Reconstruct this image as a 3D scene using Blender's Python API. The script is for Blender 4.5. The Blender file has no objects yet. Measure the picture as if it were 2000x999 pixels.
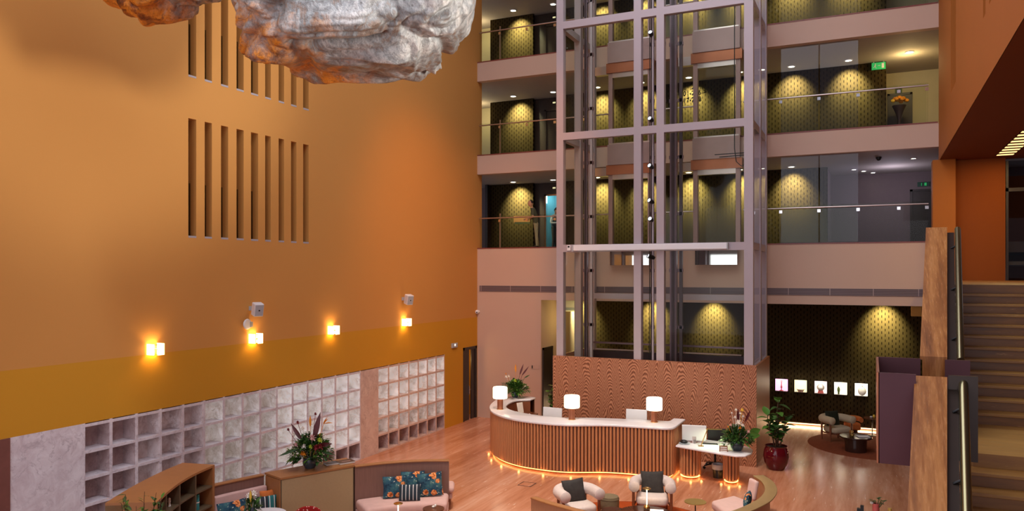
import bpy, bmesh, math, random
from mathutils import Vector, Matrix, noise as mnoise
random.seed(7)
S = bpy.context.scene
COL = S.collection
PI = math.pi
R = math.radians

# ------------------------------------------------------------------ node helpers
class NT:
    def __init__(s, name):
        s.m = bpy.data.materials.new(name); s.m.use_nodes = True
        s.t = s.m.node_tree; s.n = s.t.nodes; s.l = s.t.links
        s.p = s.n['Principled BSDF']; s._co = None
    def new(s, typ, **kw):
        n = s.n.new(typ)
        for k, v in kw.items(): setattr(n, k, v)
        return n
    def put(s, sock, v):
        if isinstance(v, bpy.types.NodeSocket): s.l.new(v, sock)
        elif isinstance(v, (tuple, list)) and sock.type == 'RGBA' and len(v) == 3: sock.default_value = (*v, 1)
        else: sock.default_value = v
    def co(s, kind='Object'):
        if s._co is None: s._co = s.new('ShaderNodeTexCoord')
        return s._co.outputs[kind]
    def mapping(s, scale=(1,1,1), rot=(0,0,0), loc=(0,0,0), src=None):
        n = s.new('ShaderNodeMapping'); s.put(n.inputs[0], src or s.co())
        n.inputs['Scale'].default_value = scale; n.inputs['Rotation'].default_value = rot; n.inputs['Location'].default_value = loc
        return n.outputs[0]
    def math(s, op, a, b=0.0, c=None):
        n = s.new('ShaderNodeMath', operation=op); s.put(n.inputs[0], a); s.put(n.inputs[1], b)
        if c is not None: s.put(n.inputs[2], c)
        return n.outputs[0]
    def xyz(s, src=None):
        n = s.new('ShaderNodeSeparateXYZ'); s.put(n.inputs[0], src or s.co()); return n.outputs
    def comb(s, x, y, z):
        n = s.new('ShaderNodeCombineXYZ')
        for i, v in enumerate((x, y, z)): s.put(n.inputs[i], v)
        return n.outputs[0]
    def noise(s, scale=5, detail=4, rough=.55, dist=0, src=None, out=0):
        n = s.new('ShaderNodeTexNoise'); s.put(n.inputs['Vector'], src or s.co())
        n.inputs['Scale'].default_value = scale; n.inputs['Detail'].default_value = detail
        n.inputs['Roughness'].default_value = rough; n.inputs['Distortion'].default_value = dist
        return n.outputs[out]
    def voronoi(s, scale=5, src=None, feature='DISTANCE_TO_EDGE'):
        n = s.new('ShaderNodeTexVoronoi', feature=feature); s.put(n.inputs['Vector'], src or s.co()); n.inputs['Scale'].default_value = scale
        return n.outputs[0]
    def ramp(s, fac, stops, interp='LINEAR'):
        n = s.new('ShaderNodeValToRGB'); s.put(n.inputs[0], fac); e = n.color_ramp.elements; n.color_ramp.interpolation = interp
        while len(e) < len(stops): e.new(.5)
        for i, (p, c) in enumerate(stops):
            e[i].position = p; e[i].color = (*c, 1) if len(c) == 3 else c
        return n.outputs[0]
    def mix(s, fac, a, b, mode='MIX'):
        n = s.new('ShaderNodeMix', data_type='RGBA', blend_type=mode)
        s.put(n.inputs[0], fac); s.put(n.inputs[6], a); s.put(n.inputs[7], b); return n.outputs[2]
    def bump(s, h, strength=.3, dist=.02):
        n = s.new('ShaderNodeBump'); n.inputs['Strength'].default_value = strength; n.inputs['Distance'].default_value = dist
        s.put(n.inputs['Height'], h); s.l.new(n.outputs[0], s.p.inputs['Normal'])
    def base(s, v): s.put(s.p.inputs['Base Color'], v); return s
    def rough(s, v): s.put(s.p.inputs['Roughness'], v); return s
    def metal(s, v): s.put(s.p.inputs['Metallic'], v); return s
    def emit(s, c, st): s.put(s.p.inputs['Emission Color'], c); s.put(s.p.inputs['Emission Strength'], st); return s
    def spec(s, v): s.p.inputs['Specular IOR Level'].default_value = v; return s

M = {}
def plain(name, c, rough=.5, metal=0, var=.12, vs=6, bump=0, bs=40, emit=None, es=0, spec=.5):
    t = NT(name)
    if var:
        f = t.noise(vs, 3)
        t.base(t.mix(f, tuple(x*(1-var) for x in c), tuple(min(1, x*(1+var)) for x in c)))
    else: t.base(c)
    t.rough(rough).metal(metal).spec(spec)
    if bump: t.bump(t.noise(bs, 3), bump, .01)
    if emit: t.emit(emit, es)
    M[name] = t.m; return t.m

# paint
def two_band():
    t = NT('orange_wall_paint')
    z = t.xyz()[2]
    up = t.mix(t.noise(.35, 3), (.60, .28, .070), (.64, .305, .082))
    lo = t.mix(t.noise(.5, 3), (.60, .285, .022), (.64, .305, .026))
    f = t.math('GREATER_THAN', z, 3.655)
    t.base(t.mix(f, lo, up)).rough(.75).spec(.2); t.bump(t.noise(60, 3), .08, .01)
    M['left_paint'] = t.m
two_band()
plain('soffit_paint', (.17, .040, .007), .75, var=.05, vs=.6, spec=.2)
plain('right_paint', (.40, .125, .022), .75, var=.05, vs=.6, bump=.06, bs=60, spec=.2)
plain('shaded_paint', (.26, .062, .009), .75, var=.05, vs=.6, bump=.06, bs=60, spec=.2)  # darker orange, with the shade under the soffit put into the colour
plain('facade_paint', (.61, .43, .335), .7, var=.05, vs=.5, bump=.06, bs=70, spec=.2)
plain('ceiling_paint', (.42, .37, .33), .8, var=.04, spec=.2)
plain('cream_paint', (.62, .55, .34), .75, var=.05, spec=.2)
plain('dim_paint', (.22, .17, .17), .75, var=.06, spec=.2)
plain('dark_wood', (.035, .022, .016), .4, var=.3, vs=9)
plain('pilaster_stone', (.20, .075, .06), .5, var=.25, vs=5)
plain('white_plastic', (.80, .80, .82), .35, var=.03)
plain('grey_plastic', (.42, .45, .48), .4, var=.05)
plain('black_plastic', (.012, .012, .013), .35, var=.1)
plain('black_metal', (.02, .018, .018), .35, .6, var=.1)
plain('frame_steel', (.43, .365, .39), .5, .15, var=.05, vs=1.5)
plain('frame_shadow_gap', (.10, .07, .07), .6, var=.1)
plain('rail_purple', (.20, .13, .155), .35, .6, var=.15)
plain('rail_dark', (.07, .045, .05), .4, .5, var=.2)
plain('brushed_steel', (.62, .52, .48), .28, .9, var=.12, vs=3)
plain('polished_steel', (.75, .72, .70), .06, 1, var=.02)
plain('plate_steel', (.36, .24, .22), .5, .5, var=.14, vs=3)
plain('chrome', (.8, .78, .78), .12, 1, var=.02)
plain('brass', (.80, .52, .17), .25, 1, var=.08)
plain('brass_satin', (.55, .38, .11), .42, .8, var=.1)
plain('copper', (.42, .15, .075), .38, .65, var=.1)
plain('white_top', (.82, .80, .82), .22, var=.04, vs=3)
plain('boucle', (.74, .62, .56), .9, var=.12, vs=25, bump=.5, bs=220, spec=.2)
plain('boucle_tan', (.60, .49, .32), .9, var=.12, vs=25, bump=.5, bs=220, spec=.2)
plain('pink_fabric', (.66, .42, .37), .9, var=.1, vs=8, bump=.3, bs=240, spec=.2)
plain('charcoal_velvet', (.042, .036, .032), .75, var=.5, vs=9, bump=.6, bs=14, spec=.3)
plain('green_velvet', (.016, .020, .010), .75, var=.4, vs=9, spec=.3)
plain('olive_fabric', (.22, .17, .10), .9, var=.2, vs=20, bump=.4, bs=160, spec=.2)
plain('orange_fabric', (.60, .17, .04), .85, var=.15, spec=.2)
plain('rug_orange', (.42, .07, .014), .95, var=.22, vs=20, bump=.3, bs=200, spec=.1)
plain('rug_brown', (.22, .055, .022), .95, var=.25, vs=14, bump=.3, bs=200, spec=.1)
plain('leg_wood', (.24, .075, .03), .4, var=.2, vs=14)
plain('table_dark', (.045, .018, .012), .12, var=.2, vs=5)
plain('table_brown', (.14, .048, .022), .25, var=.2, vs=6)
plain('leather_tan', (.36, .15, .05), .45, var=.1, vs=7)
plain('cabinet_olive', (.40, .28, .145), .5, var=.08, vs=30)
plain('shelf_dark', (.13, .085, .045), .5, var=.15, vs=12)
plain('pot_red', (.10, .004, .009), .07, var=.2, vs=4)
plain('soil', (.03, .018, .01), .95, var=.3)
plain('leaf_green', (.07, .19, .025), .4, var=.4, vs=3)
plain('leaf_dark', (.03, .085, .016), .45, var=.4, vs=5)
plain('leaf_olive', (.10, .15, .03), .5, var=.3, vs=6)
plain('leaf_maroon', (.10, .012, .014), .45, var=.3, vs=7)
plain('stem_brown', (.11, .055, .028), .7, var=.2)
plain('vase_dark', (.045, .055, .065), .2, var=.35, vs=8)
plain('fl_white', (.85, .80, .72), .6, var=.08); plain('fl_lime', (.42, .55, .04), .6, var=.15)
plain('fl_orange', (.85, .33, .02), .6, var=.15); plain('fl_pink', (.62, .36, .34), .6, var=.15)
plain('fl_red', (.22, .012, .016), .6, var=.2); plain('fl_yellow', (.85, .55, .06), .6, var=.1)
plain('paper', (.82, .78, .72), .7, var=.03); plain('cardboard', (.78, .50, .15), .8, var=.08)
plain('cover_brown', (.10, .05, .035), .5, var=.2); plain('cover_grey', (.10, .10, .11), .5, var=.4, vs=5)
plain('skin', (.56, .30, .17), .55, var=.05); plain('hair', (.02, .013, .01), .6, var=.2)
plain('shirt_dark', (.07, .075, .04), .85, var=.2); plain('trousers_olive', (.36, .32, .20), .85, var=.35, vs=9)
plain('shirt_white', (.74, .78, .80), .8, var=.05); plain('waistcoat', (.03, .045, .06), .8, var=.2); plain('trousers_black', (.02, .02, .022), .85, var=.2)
plain('marble_edge', (.22, .05, .04), .35, var=.3, vs=12)
plain('sill_stone', (.42, .38, .40), .5, var=.1)
plain('metal_box', (.105, .036, .045), .5, .3, var=.12, vs=3)
plain('dark_panel', (.045, .030, .022), .35, .5, var=.15, vs=4)
plain('teal_glaze', (.035, .26, .27), .25, var=.4, vs=20)
plain('red_fabric', (.42, .03, .02), .85, var=.1)
plain('rubber', (.015, .015, .015), .8, var=.1)
plain('lift_panel', (.30, .52, .56), .3, .4, var=.05)
plain('pink_wax', (.75, .16, .14), .5, var=.1); plain('gold_wax', (.75, .5, .12), .4, .3, var=.1)
plain('grille_grey', (.17, .13, .14), .5, .4, var=.1)
def emis(name, c, st, base=None):
    t = NT(name); t.base(base or c).rough(.5).emit(c, st); M[name] = t.m
emis('lamp_glow', (1, .80, .52), 5.0)
emis('sconce_glow', (1, .66, .27), 4.5, (.9, .8, .65))
emis('shade_glow', (1, .90, .68), 2.6)
emis('downlight_glow', (1, .95, .72), 9.0)
emis('led_warm', (1, .48, .12), 4.5)
emis('led_white', (1, .62, .32), 3.2)
emis('slot_glow', (1, .62, .22), 2.2)
emis('screen_glow', (1, .86, .70), 1.6)
emis('spot_lens', (.9, .95, 1), .8)
emis('lift_light', (.55, .95, 1), 3.0)
emis('exit_green', (.02, .38, .10), .55)
emis('exit_dark', (.01, .05, .03), .1)
emis('indicator', (.8, .75, .4), .8)
emis('niche_white', (1, .86, .66), 1.9)

def glass(name, tint=(.93, .95, .93), refl=.9, base=.06):
    t = NT(name); t.n.remove(t.p)
    o = t.n['Material Output']; tr = t.new('ShaderNodeBsdfTransparent'); tr.inputs[0].default_value = (*tint, 1)
    gl = t.new('ShaderNodeBsdfGlossy'); gl.inputs['Roughness'].default_value = .01; gl.inputs[0].default_value = (1, 1, 1, 1)
    fr = t.new('ShaderNodeFresnel'); fr.inputs[0].default_value = 1.45
    ge = t.new('ShaderNodeNewGeometry'); fn = t.new('ShaderNodeFresnel'); t.n.remove(fn)
    f = t.math('MULTIPLY', t.math('MULTIPLY_ADD', fr.outputs[0], refl, base), t.math('SUBTRACT', 1.0, ge.outputs['Backfacing']))
    mx = t.new('ShaderNodeMixShader'); t.l.new(f, mx.inputs[0]); t.l.new(tr.outputs[0], mx.inputs[1]); t.l.new(gl.outputs[0], mx.inputs[2])
    t.l.new(mx.outputs[0], o.inputs[0]); M[name] = t.m
glass('glass_clear', (.96, .98, .95), .22, .0); glass('glass_green', (.93, .95, .91), .22, .0); glass('glass_grey', (.90, .90, .95), .45, .012); glass('glass_small', (.95, .95, .95), .9, .03); glass('glass_slit', (.6, .6, .62), .4, .0)

def perf_wood():
    t = NT('perforated_wood'); x, y, z = t.xyz()
    u = t.math('DIVIDE', x, .105); fu = t.math('FRACT', u)
    par = t.math('MULTIPLY', t.math('MODULO', t.math('FLOOR', t.math('ADD', u, 400)), 2.0), .5)
    v = t.math('FRACT', t.math('ADD', t.math('DIVIDE', z, .178), par))
    mu = t.math('LESS_THAN', t.math('ABSOLUTE', t.math('SUBTRACT', fu, .5)), .13)
    mv = t.math('LESS_THAN', t.math('ABSOLUTE', t.math('SUBTRACT', v, .5)), .24)
    mk = t.math('MULTIPLY', mu, mv)
    wood = t.mix(t.noise(3, 4, src=t.mapping((6, 6, .6))), (.038, .026, .011), (.054, .038, .016))
    t.base(t.mix(mk, wood, (.010, .007, .004))).rough(.9).spec(0.0)
    M['perf'] = t.m
perf_wood()
def wave_ply():
    t = NT('wavy_plywood'); x, y, z = t.xyz()
    xx = t.math('ADD', x, y)
    n1 = t.noise(1, 2, src=t.mapping((1.3, 1.3, .5)))
    n3 = t.noise(1, 2, src=t.mapping((2.2, 2.2, 1.1)))
    ph = t.math('ADD', t.math('MULTIPLY', xx, 9.0), t.math('MULTIPLY', n1, 5.0))
    tri = t.math('ABSOLUTE', t.math('SINE', ph))
    n2 = t.noise(1, 4, .62, src=t.mapping((11, 11, 4.0)))
    v = t.math('ADD', t.math('MULTIPLY', z, 1.0), t.math('ADD', t.math('MULTIPLY', tri, -.42), t.math('MULTIPLY', n2, .17)))
    v = t.math('ADD', v, t.math('MULTIPLY', n3, .45))
    line = t.math('SINE', t.math('MULTIPLY', v, 58))
    c = t.ramp(t.math('MULTIPLY_ADD', line, .5, .5), [(0, (.15, .045, .02)), (.30, (.33, .115, .055)), (.7, (.44, .175, .09)), (1, (.56, .25, .14))])
    t.base(c).rough(.55).spec(.3); M['wave_ply'] = t.m
wave_ply()
def slat(name, a, b):
    t = NT(name); t.base(t.mix(t.noise(4, 3, src=t.mapping((14, 14, .7))), a, b)).rough(.42).spec(.4); M[name] = t.m
slat('slat_wood', (.46, .175, .065), (.60, .27, .12)); slat('slat_gap', (.05, .014, .006), (.08, .024, .01)); slat('slat_kick', (.20, .06, .025), (.27, .09, .04))
slat('back_veneer', (.17, .085, .065), (.27, .14, .11)); slat('plank_wood', (.36, .17, .085), (.46, .23, .12)); slat('side_veneer', (.36, .14, .04), (.44, .18, .06))
def travertine(name, cols, stretch, rough, sc=1.0, gl=None):
    t = NT(name)
    n = t.noise(1.2*sc, 7, .62, .4, src=t.mapping(stretch))
    n2 = t.noise(9*sc, 4, .6, src=t.mapping(stretch))
    f = t.math('ADD', t.math('MULTIPLY', n, .72), t.math('MULTIPLY', n2, .28))
    c = t.ramp(f, [(.30, cols[0]), (.45, cols[1]), (.56, cols[2]), (.70, cols[3])])
    pit = t.math('GREATER_THAN', t.noise(14*sc, 3, .7, src=t.mapping(tuple(q*.8 for q in stretch))), .665)
    t.base(t.mix(t.math('MULTIPLY', pit, .55), c, cols[4])).spec(.5)
    t.rough(t.math('MULTIPLY_ADD', n2, .22, rough-.08)); M[name] = t.m; return t
travertine('floor_stone', [(.32, .11, .05), (.52, .21, .11), (.62, .29, .17), (.74, .45, .32), (.86, .68, .54)], (1.25, .11, 1), .20)
travertine('tread_stone_lit', [(.20, .075, .012), (.29, .125, .024), (.36, .165, .034), (.44, .22, .055), (.50, .29, .10)], (.35, 1.5, 2.2), .4)  # lighter copy of the stair stone: golden light on top faces painted in
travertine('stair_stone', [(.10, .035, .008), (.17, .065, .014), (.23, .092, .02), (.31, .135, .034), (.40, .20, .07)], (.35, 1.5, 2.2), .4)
travertine('cap_stone', [(.17, .06, .018), (.38, .14, .035), (.56, .235, .065), (.62, .31, .12), (.30, .14, .06)], (4.2, .38, .38), .22, 1.1)
def marble(name, a, b, vein, scale=2.2, rough=.35, emit=0):
    t = NT(name)
    d = t.noise(scale, 5, .6, out=1)
    w = t.new('ShaderNodeVectorMath', operation='MULTIPLY_ADD'); t.put(w.inputs[0], d); w.inputs[1].default_value = (.5, .5, .5); t.put(w.inputs[2], t.co())
    v = t.math('ABSOLUTE', t.math('SUBTRACT', t.noise(scale*1.1, 4, .6, .6, src=w.outputs[0]), .5))
    n = t.noise(scale*1.6, 7, .68, .8)
    vf = t.ramp(v, [(0, (.9, .9, .9)), (.006, (.6, .6, .6)), (.03, (0, 0, 0))])
    n9 = t.noise(scale*1.3, 3); vf = t.math('MULTIPLY', vf, t.math('MULTIPLY_ADD', n9, 2.2, -.6)); vf = t.math('MAXIMUM', vf, 0)
    n = t.ramp(n, [(.35, (0, 0, 0)), (.65, (1, 1, 1))]); c = t.mix(n, a, b); c2 = t.mix(vf, c, vein)
    t.base(c2).rough(rough)
    if emit: t.emit(c2, emit)
    M[name] = t.m
marble('marble', (.62, .54, .58), (.80, .76, .80), (.42, .36, .40))
marble('marble_pink', (.60, .42, .36), (.72, .55, .48), (.42, .26, .22))
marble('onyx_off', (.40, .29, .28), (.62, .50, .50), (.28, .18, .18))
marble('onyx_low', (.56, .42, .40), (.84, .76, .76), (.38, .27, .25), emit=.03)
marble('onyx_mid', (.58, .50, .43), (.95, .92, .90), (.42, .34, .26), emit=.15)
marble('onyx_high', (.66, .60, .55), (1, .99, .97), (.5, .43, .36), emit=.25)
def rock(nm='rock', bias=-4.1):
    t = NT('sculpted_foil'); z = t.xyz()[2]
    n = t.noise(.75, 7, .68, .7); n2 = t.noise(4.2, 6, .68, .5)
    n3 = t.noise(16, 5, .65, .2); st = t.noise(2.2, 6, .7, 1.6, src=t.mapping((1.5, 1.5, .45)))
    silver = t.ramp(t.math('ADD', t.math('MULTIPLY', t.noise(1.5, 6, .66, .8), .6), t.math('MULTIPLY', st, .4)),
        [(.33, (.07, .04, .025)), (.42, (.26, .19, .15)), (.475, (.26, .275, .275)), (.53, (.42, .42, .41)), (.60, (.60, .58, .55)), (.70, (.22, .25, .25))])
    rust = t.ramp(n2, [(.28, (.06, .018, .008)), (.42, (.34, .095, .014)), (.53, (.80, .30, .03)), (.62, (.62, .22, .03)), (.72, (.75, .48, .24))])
    f = t.math('ADD', t.math('MULTIPLY', z, -1.3), t.math('ADD', t.math('MULTIPLY', n, 5.0), bias))  # rust grows towards the bottom: amber light from below put into the colour
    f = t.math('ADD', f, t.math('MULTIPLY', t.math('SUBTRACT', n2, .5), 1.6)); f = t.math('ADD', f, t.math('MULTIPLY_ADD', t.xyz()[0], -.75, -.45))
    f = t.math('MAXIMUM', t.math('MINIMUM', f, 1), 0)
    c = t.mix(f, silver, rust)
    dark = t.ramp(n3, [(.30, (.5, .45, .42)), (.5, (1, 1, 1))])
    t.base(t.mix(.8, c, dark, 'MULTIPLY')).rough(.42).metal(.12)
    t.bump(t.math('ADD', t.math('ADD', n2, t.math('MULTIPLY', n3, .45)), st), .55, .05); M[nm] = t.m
rock(); rock('rock_rust_glow', -2.4)  # second copy has more rust, with the lobe's amber underglow painted in
def striped():
    t = NT('striped_cushion'); x = t.xyz()[0]
    f = t.math('FRACT', t.math('ADD', t.math('MULTIPLY', x, 13.0), .5))
    a = t.math('LESS_THAN', t.math('ABSOLUTE', t.math('SUBTRACT', f, .5)), .09)
    b = t.math('LESS_THAN', t.math('FRACT', t.math('MULTIPLY', x, 40)), .3)
    c = t.mix(b, (.035, .05, .065), (.02, .03, .04)); t.base(t.mix(a, c, (.72, .70, .66))).rough(.85).spec(.2); M['striped'] = t.m
    t = NT('teal_striped_cushion'); x = t.xyz()[0]
    f = t.math('FRACT', t.math('ADD', t.math('MULTIPLY', x, 11.0), .5))
    a = t.math('LESS_THAN', t.math('ABSOLUTE', t.math('SUBTRACT', f, .5)), .09)
    t.base(t.mix(a, t.mix(t.math('GREATER_THAN', x, .06), (.03, .04, .05), (.03, .16, .16)), (.70, .70, .66))).rough(.85).spec(.2); M['teal_striped'] = t.m
striped()
def floral():
    t = NT('floral_cushion')
    x, y, z = t.xyz()
    n = t.noise(7, 4, .6); bg = t.ramp(n, [(.35, (.012, .03, .06)), (.5, (.03, .09, .13)), (.62, (.05, .14, .15)), (.7, (.10, .16, .16))])
    wv = t.noise(6, 3, out=1); w = t.new('ShaderNodeVectorMath', operation='MULTIPLY_ADD'); t.put(w.inputs[0], wv); w.inputs[1].default_value = (.10, .10, .10); t.put(w.inputs[2], t.co())
    vo = t.voronoi(4.2, src=w.outputs[0], feature='F1')
    m = t.math('LESS_THAN', vo, .30); pet = t.noise(26, 3); fl = t.ramp(pet, [(.4, (.30, .06, .015)), (.52, (.75, .25, .07)), (.65, (.80, .40, .18))])
    c = t.mix(m, bg, fl)
    d = t.math('GREATER_THAN', t.noise(17, 2), .66); c = t.mix(t.math('MULTIPLY', d, t.math('SUBTRACT', 1, m)), c, (.55, .58, .45))
    t.base(c).rough(.85).spec(.2); M['floral'] = t.m
    t = NT('red_speckle'); d = t.math('LESS_THAN', t.voronoi(24, feature='F1'), .28)
    t.base(t.mix(d, (.30, .012, .010), (.75, .45, .35))).rough(.85).spec(.2); M['red_speckle'] = t.m
floral()
def grille():
    t = NT('slot_grille'); x, y, z = t.xyz(); f = t.math('LESS_THAN', t.math('FRACT', t.math('MULTIPLY', z, 22)), .45)
    s = t.math('LESS_THAN', t.math('FRACT', t.math('MULTIPLY', x, .85)), .015)
    c = t.mix(f, (.20, .145, .15), (.07, .045, .05)); t.base(t.mix(s, c, (.45, .34, .32))).rough(.5); M['grille'] = t.m
grille()

# ------------------------------------------------------------------ mesh helpers
class MB:
    def __init__(s): s.bm = bmesh.new()
    def box(s, x0, x1, y0, y1, z0, z1, mtx=None):
        vs = [s.bm.verts.new(v) for v in ((x0,y0,z0),(x1,y0,z0),(x1,y1,z0),(x0,y1,z0),(x0,y0,z1),(x1,y0,z1),(x1,y1,z1),(x0,y1,z1))]
        if mtx: 
            for v in vs: v.co = mtx @ v.co
        for f in ((0,3,2,1),(4,5,6,7),(0,1,5,4),(1,2,6,5),(2,3,7,6),(3,0,4,7)): s.bm.faces.new([vs[i] for i in f])
        return s
    def quad(s, *p):
        s.bm.faces.new([s.bm.verts.new(q) for q in p]); return s
    def prism(s, pts, z0, z1, pts2=None):
        p2 = pts2 or pts
        a = [s.bm.verts.new((x, y, z0)) for x, y in pts]; b = [s.bm.verts.new((x, y, z1)) for x, y in p2]
        n = len(pts)
        for i in range(n): s.bm.faces.new((a[i], a[(i+1) % n], b[(i+1) % n], b[i]))
        s.bm.faces.new(b); s.bm.faces.new(a[::-1]); return s
    def lathe(s, prof, seg=24, c=(0,0,0), sx=1, sy=1):
        rings = []
        for r, z in prof:
            if r < 1e-5: rings.append([s.bm.verts.new((c[0], c[1], c[2]+z))])
            else: rings.append([s.bm.verts.new((c[0]+sx*r*math.cos(2*PI*i/seg), c[1]+sy*r*math.sin(2*PI*i/seg), c[2]+z)) for i in range(seg)])
        for A, B in zip(rings, rings[1:]):
            for i in range(seg):
                j = (i+1) % seg
                q = [A[0] if len(A) == 1 else A[i], A[0] if len(A) == 1 else A[j], B[0] if len(B) == 1 else B[j], B[0] if len(B) == 1 else B[i]]
                u = []
                for v in q:
                    if v not in u: u.append(v)
                if len(u) > 2: s.bm.faces.new(u)
        return s
    def cyl(s, c, r, z0, z1, seg=20): return s.lathe([(0, z0), (r, z0), (r, z1), (0, z1)], seg, c)
    def tube(s, pts, r, seg=10, cap=True):
        pts = [Vector(p) for p in pts]; rs = r if isinstance(r, (list, tuple)) else [r]*len(pts)
        rings = []; up = None
        for i, p in enumerate(pts):
            d = (pts[min(i+1, len(pts)-1)] - pts[max(i-1, 0)]).normalized()
            if up is None: up = Vector((0,0,1)) if abs(d.z) < .9 else Vector((1,0,0))
            a = d.cross(up).normalized(); b = a.cross(d).normalized(); up = b
            rings.append([s.bm.verts.new(p + rs[i]*(a*math.cos(2*PI*k/seg) + b*math.sin(2*PI*k/seg))) for k in range(seg)])
        for A, B in zip(rings, rings[1:]):
            for k in range(seg): s.bm.faces.new((A[k], A[(k+1) % seg], B[(k+1) % seg], B[k]))
        if cap: s.bm.faces.new(rings[0][::-1]); s.bm.faces.new(rings[-1])
        return s
    def ell(s, c, rx, ry, rz, seg=12, rings=8, fn=None):
        prof = [(math.sin(PI*i/rings), -math.cos(PI*i/rings)) for i in range(rings+1)]
        n0 = len(s.bm.verts); b = MB(); b.lathe([(max(0, a) if 0 < k < rings else 0, z) for k, (a, z) in enumerate(prof)], seg)
        mp = {}
        for v in b.bm.verts:
            p = Vector((v.co.x*rx, v.co.y*ry, v.co.z*rz))
            if fn: p = fn(p)
            mp[v] = s.bm.verts.new(p + Vector(c))
        for f in b.bm.faces: s.bm.faces.new([mp[v] for v in f.verts])
        b.bm.free(); return s
    def leaf(s, base, d, L, W, droop=.3, n=5, fold=.15, up=Vector((0,0,1))):
        base = Vector(base); d = Vector(d).normalized(); side = d.cross(up)
        if side.length < .05: side = Vector((1, 0, 0))
        side.normalize(); nr = side.cross(d).normalized(); rows = []
        for i in range(n+1):
            t = i/n; p = base + d*L*t - up*droop*L*t*t; w = W*.5*math.sin(PI*(.06+.94*t)**.8)*(1 if i < n else 0)
            if w < 1e-4: rows.append([s.bm.verts.new(p)])
            else: rows.append([s.bm.verts.new(p - side*w + nr*fold*w), s.bm.verts.new(p), s.bm.verts.new(p + side*w + nr*fold*w)])
        for A, B in zip(rows, rows[1:]):
            if len(A) == 3 and len(B) == 3:
                s.bm.faces.new((A[0], A[1], B[1], B[0])); s.bm.faces.new((A[1], A[2], B[2], B[1]))
            elif len(A) == 3: s.bm.faces.new((A[0], A[1], B[0])); s.bm.faces.new((A[1], A[2], B[0]))
            elif len(B) == 3: s.bm.faces.new((A[0], B[1], B[0])); s.bm.faces.new((A[0], B[2], B[1]))
        return s
    def xf(s, m):
        bmesh.ops.transform(s.bm, matrix=m, verts=s.bm.verts[:]); return s
    def out(s, name, mat, parent=None, loc=(0,0,0), rz=0, smooth=True, bevel=0, seg=2, sub=0, ang=40, rot=None):
        bmesh.ops.recalc_face_normals(s.bm, faces=s.bm.faces[:])
        me = bpy.data.meshes.new(name); s.bm.to_mesh(me); s.bm.free()
        mats = mat if isinstance(mat, list) else [mat]
        for q in mats: me.materials.append(M[q] if isinstance(q, str) else q)
        o = bpy.data.objects.new(name, me); COL.objects.link(o)
        o.location = loc; o.rotation_euler = rot or (0, 0, rz)
        if parent: o.parent = parent
        if smooth:
            me.shade_smooth(); me.set_sharp_from_angle(angle=R(ang))
        if bevel:
            b = o.modifiers.new('b', 'BEVEL'); b.width = bevel; b.segments = seg; b.limit_method = 'ANGLE'; b.angle_limit = R(35)
            if smooth: me.set_sharp_from_angle(angle=R(180))
        if sub:
            b = o.modifiers.new('s', 'SUBSURF'); b.levels = sub; b.render_levels = sub
        return o
USED = set()
def tag(o, label, cat, group=None, kind=None):
    assert label not in USED or group, label
    USED.add(label); n = len(label.split()); assert 4 <= n <= 16, (n, label)
    o['label'] = label; o['category'] = cat
    if group: o['group'] = group
    if kind: o['kind'] = kind
    return o
def thing(name, label, cat, loc=(0,0,0), rz=0, group=None, rot=None):
    o = bpy.data.objects.new(name, None); COL.objects.link(o); o.location = loc; o.rotation_euler = rot or (0,0,rz)
    o.empty_display_size = .2
    return tag(o, label, cat, group)
def struct(o): o['kind'] = 'structure'; return o
def wallbox(name, mat, *b, **k): return struct(MB().box(*b).out(name, mat, smooth=False, **k))
def dup(root, label, loc, rz=None, group=None):
    r = root.copy(); COL.objects.link(r); r.location = loc
    if rz is not None: r.rotation_euler = (0, 0, rz)
    if group: r['group'] = group
    assert label not in USED, label
    USED.add(label); r['label'] = label
    for ch in list(root.children):
        c = ch.copy(); COL.objects.link(c); c.parent = r
        for g in list(ch.children):
            d = g.copy(); COL.objects.link(d); d.parent = c
    return r
def catmull(pts, per=6, closed=False):
    P = [Vector((*p, 0)) if len(p) == 2 else Vector(p) for p in pts]; out = []; n = len(P)
    rng = range(n if closed else n-1)
    for i in rng:
        g = lambda k: P[k % n] if closed else P[max(0, min(n-1, k))]
        a, b, c, d = g(i-1), g(i), g(i+1), g(i+2)
        for k in range(per):
            t = k/per; out.append(.5*((2*b) + (c-a)*t + (2*a-5*b+4*c-d)*t*t + (3*b-a-3*c+d)*t**3))
    if not closed: out.append(P[-1])
    return [(v.x, v.y) for v in out]
def resample(pts, step):
    out = [pts[0]]; acc = 0
    for a, b in zip(pts, pts[1:]):
        L = math.hypot(b[0]-a[0], b[1]-a[1]); p = 0
        while L - p >= step - acc:
            p += step - acc; acc = 0; out.append((a[0]+(b[0]-a[0])*p/L, a[1]+(b[1]-a[1])*p/L))
        acc += L - p
    return out
def offset(pts, d):
    out = []
    for i, p in enumerate(pts):
        a = pts[max(0, i-1)]; b = pts[min(len(pts)-1, i+1)]; L = math.hypot(b[0]-a[0], b[1]-a[1]) or 1
        out.append((p[0] - (b[1]-a[1])/L*d, p[1] + (b[0]-a[0])/L*d))
    return out
def band(pts, d0, d1): return offset(pts, d0) + offset(pts, d1)[::-1]
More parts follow.
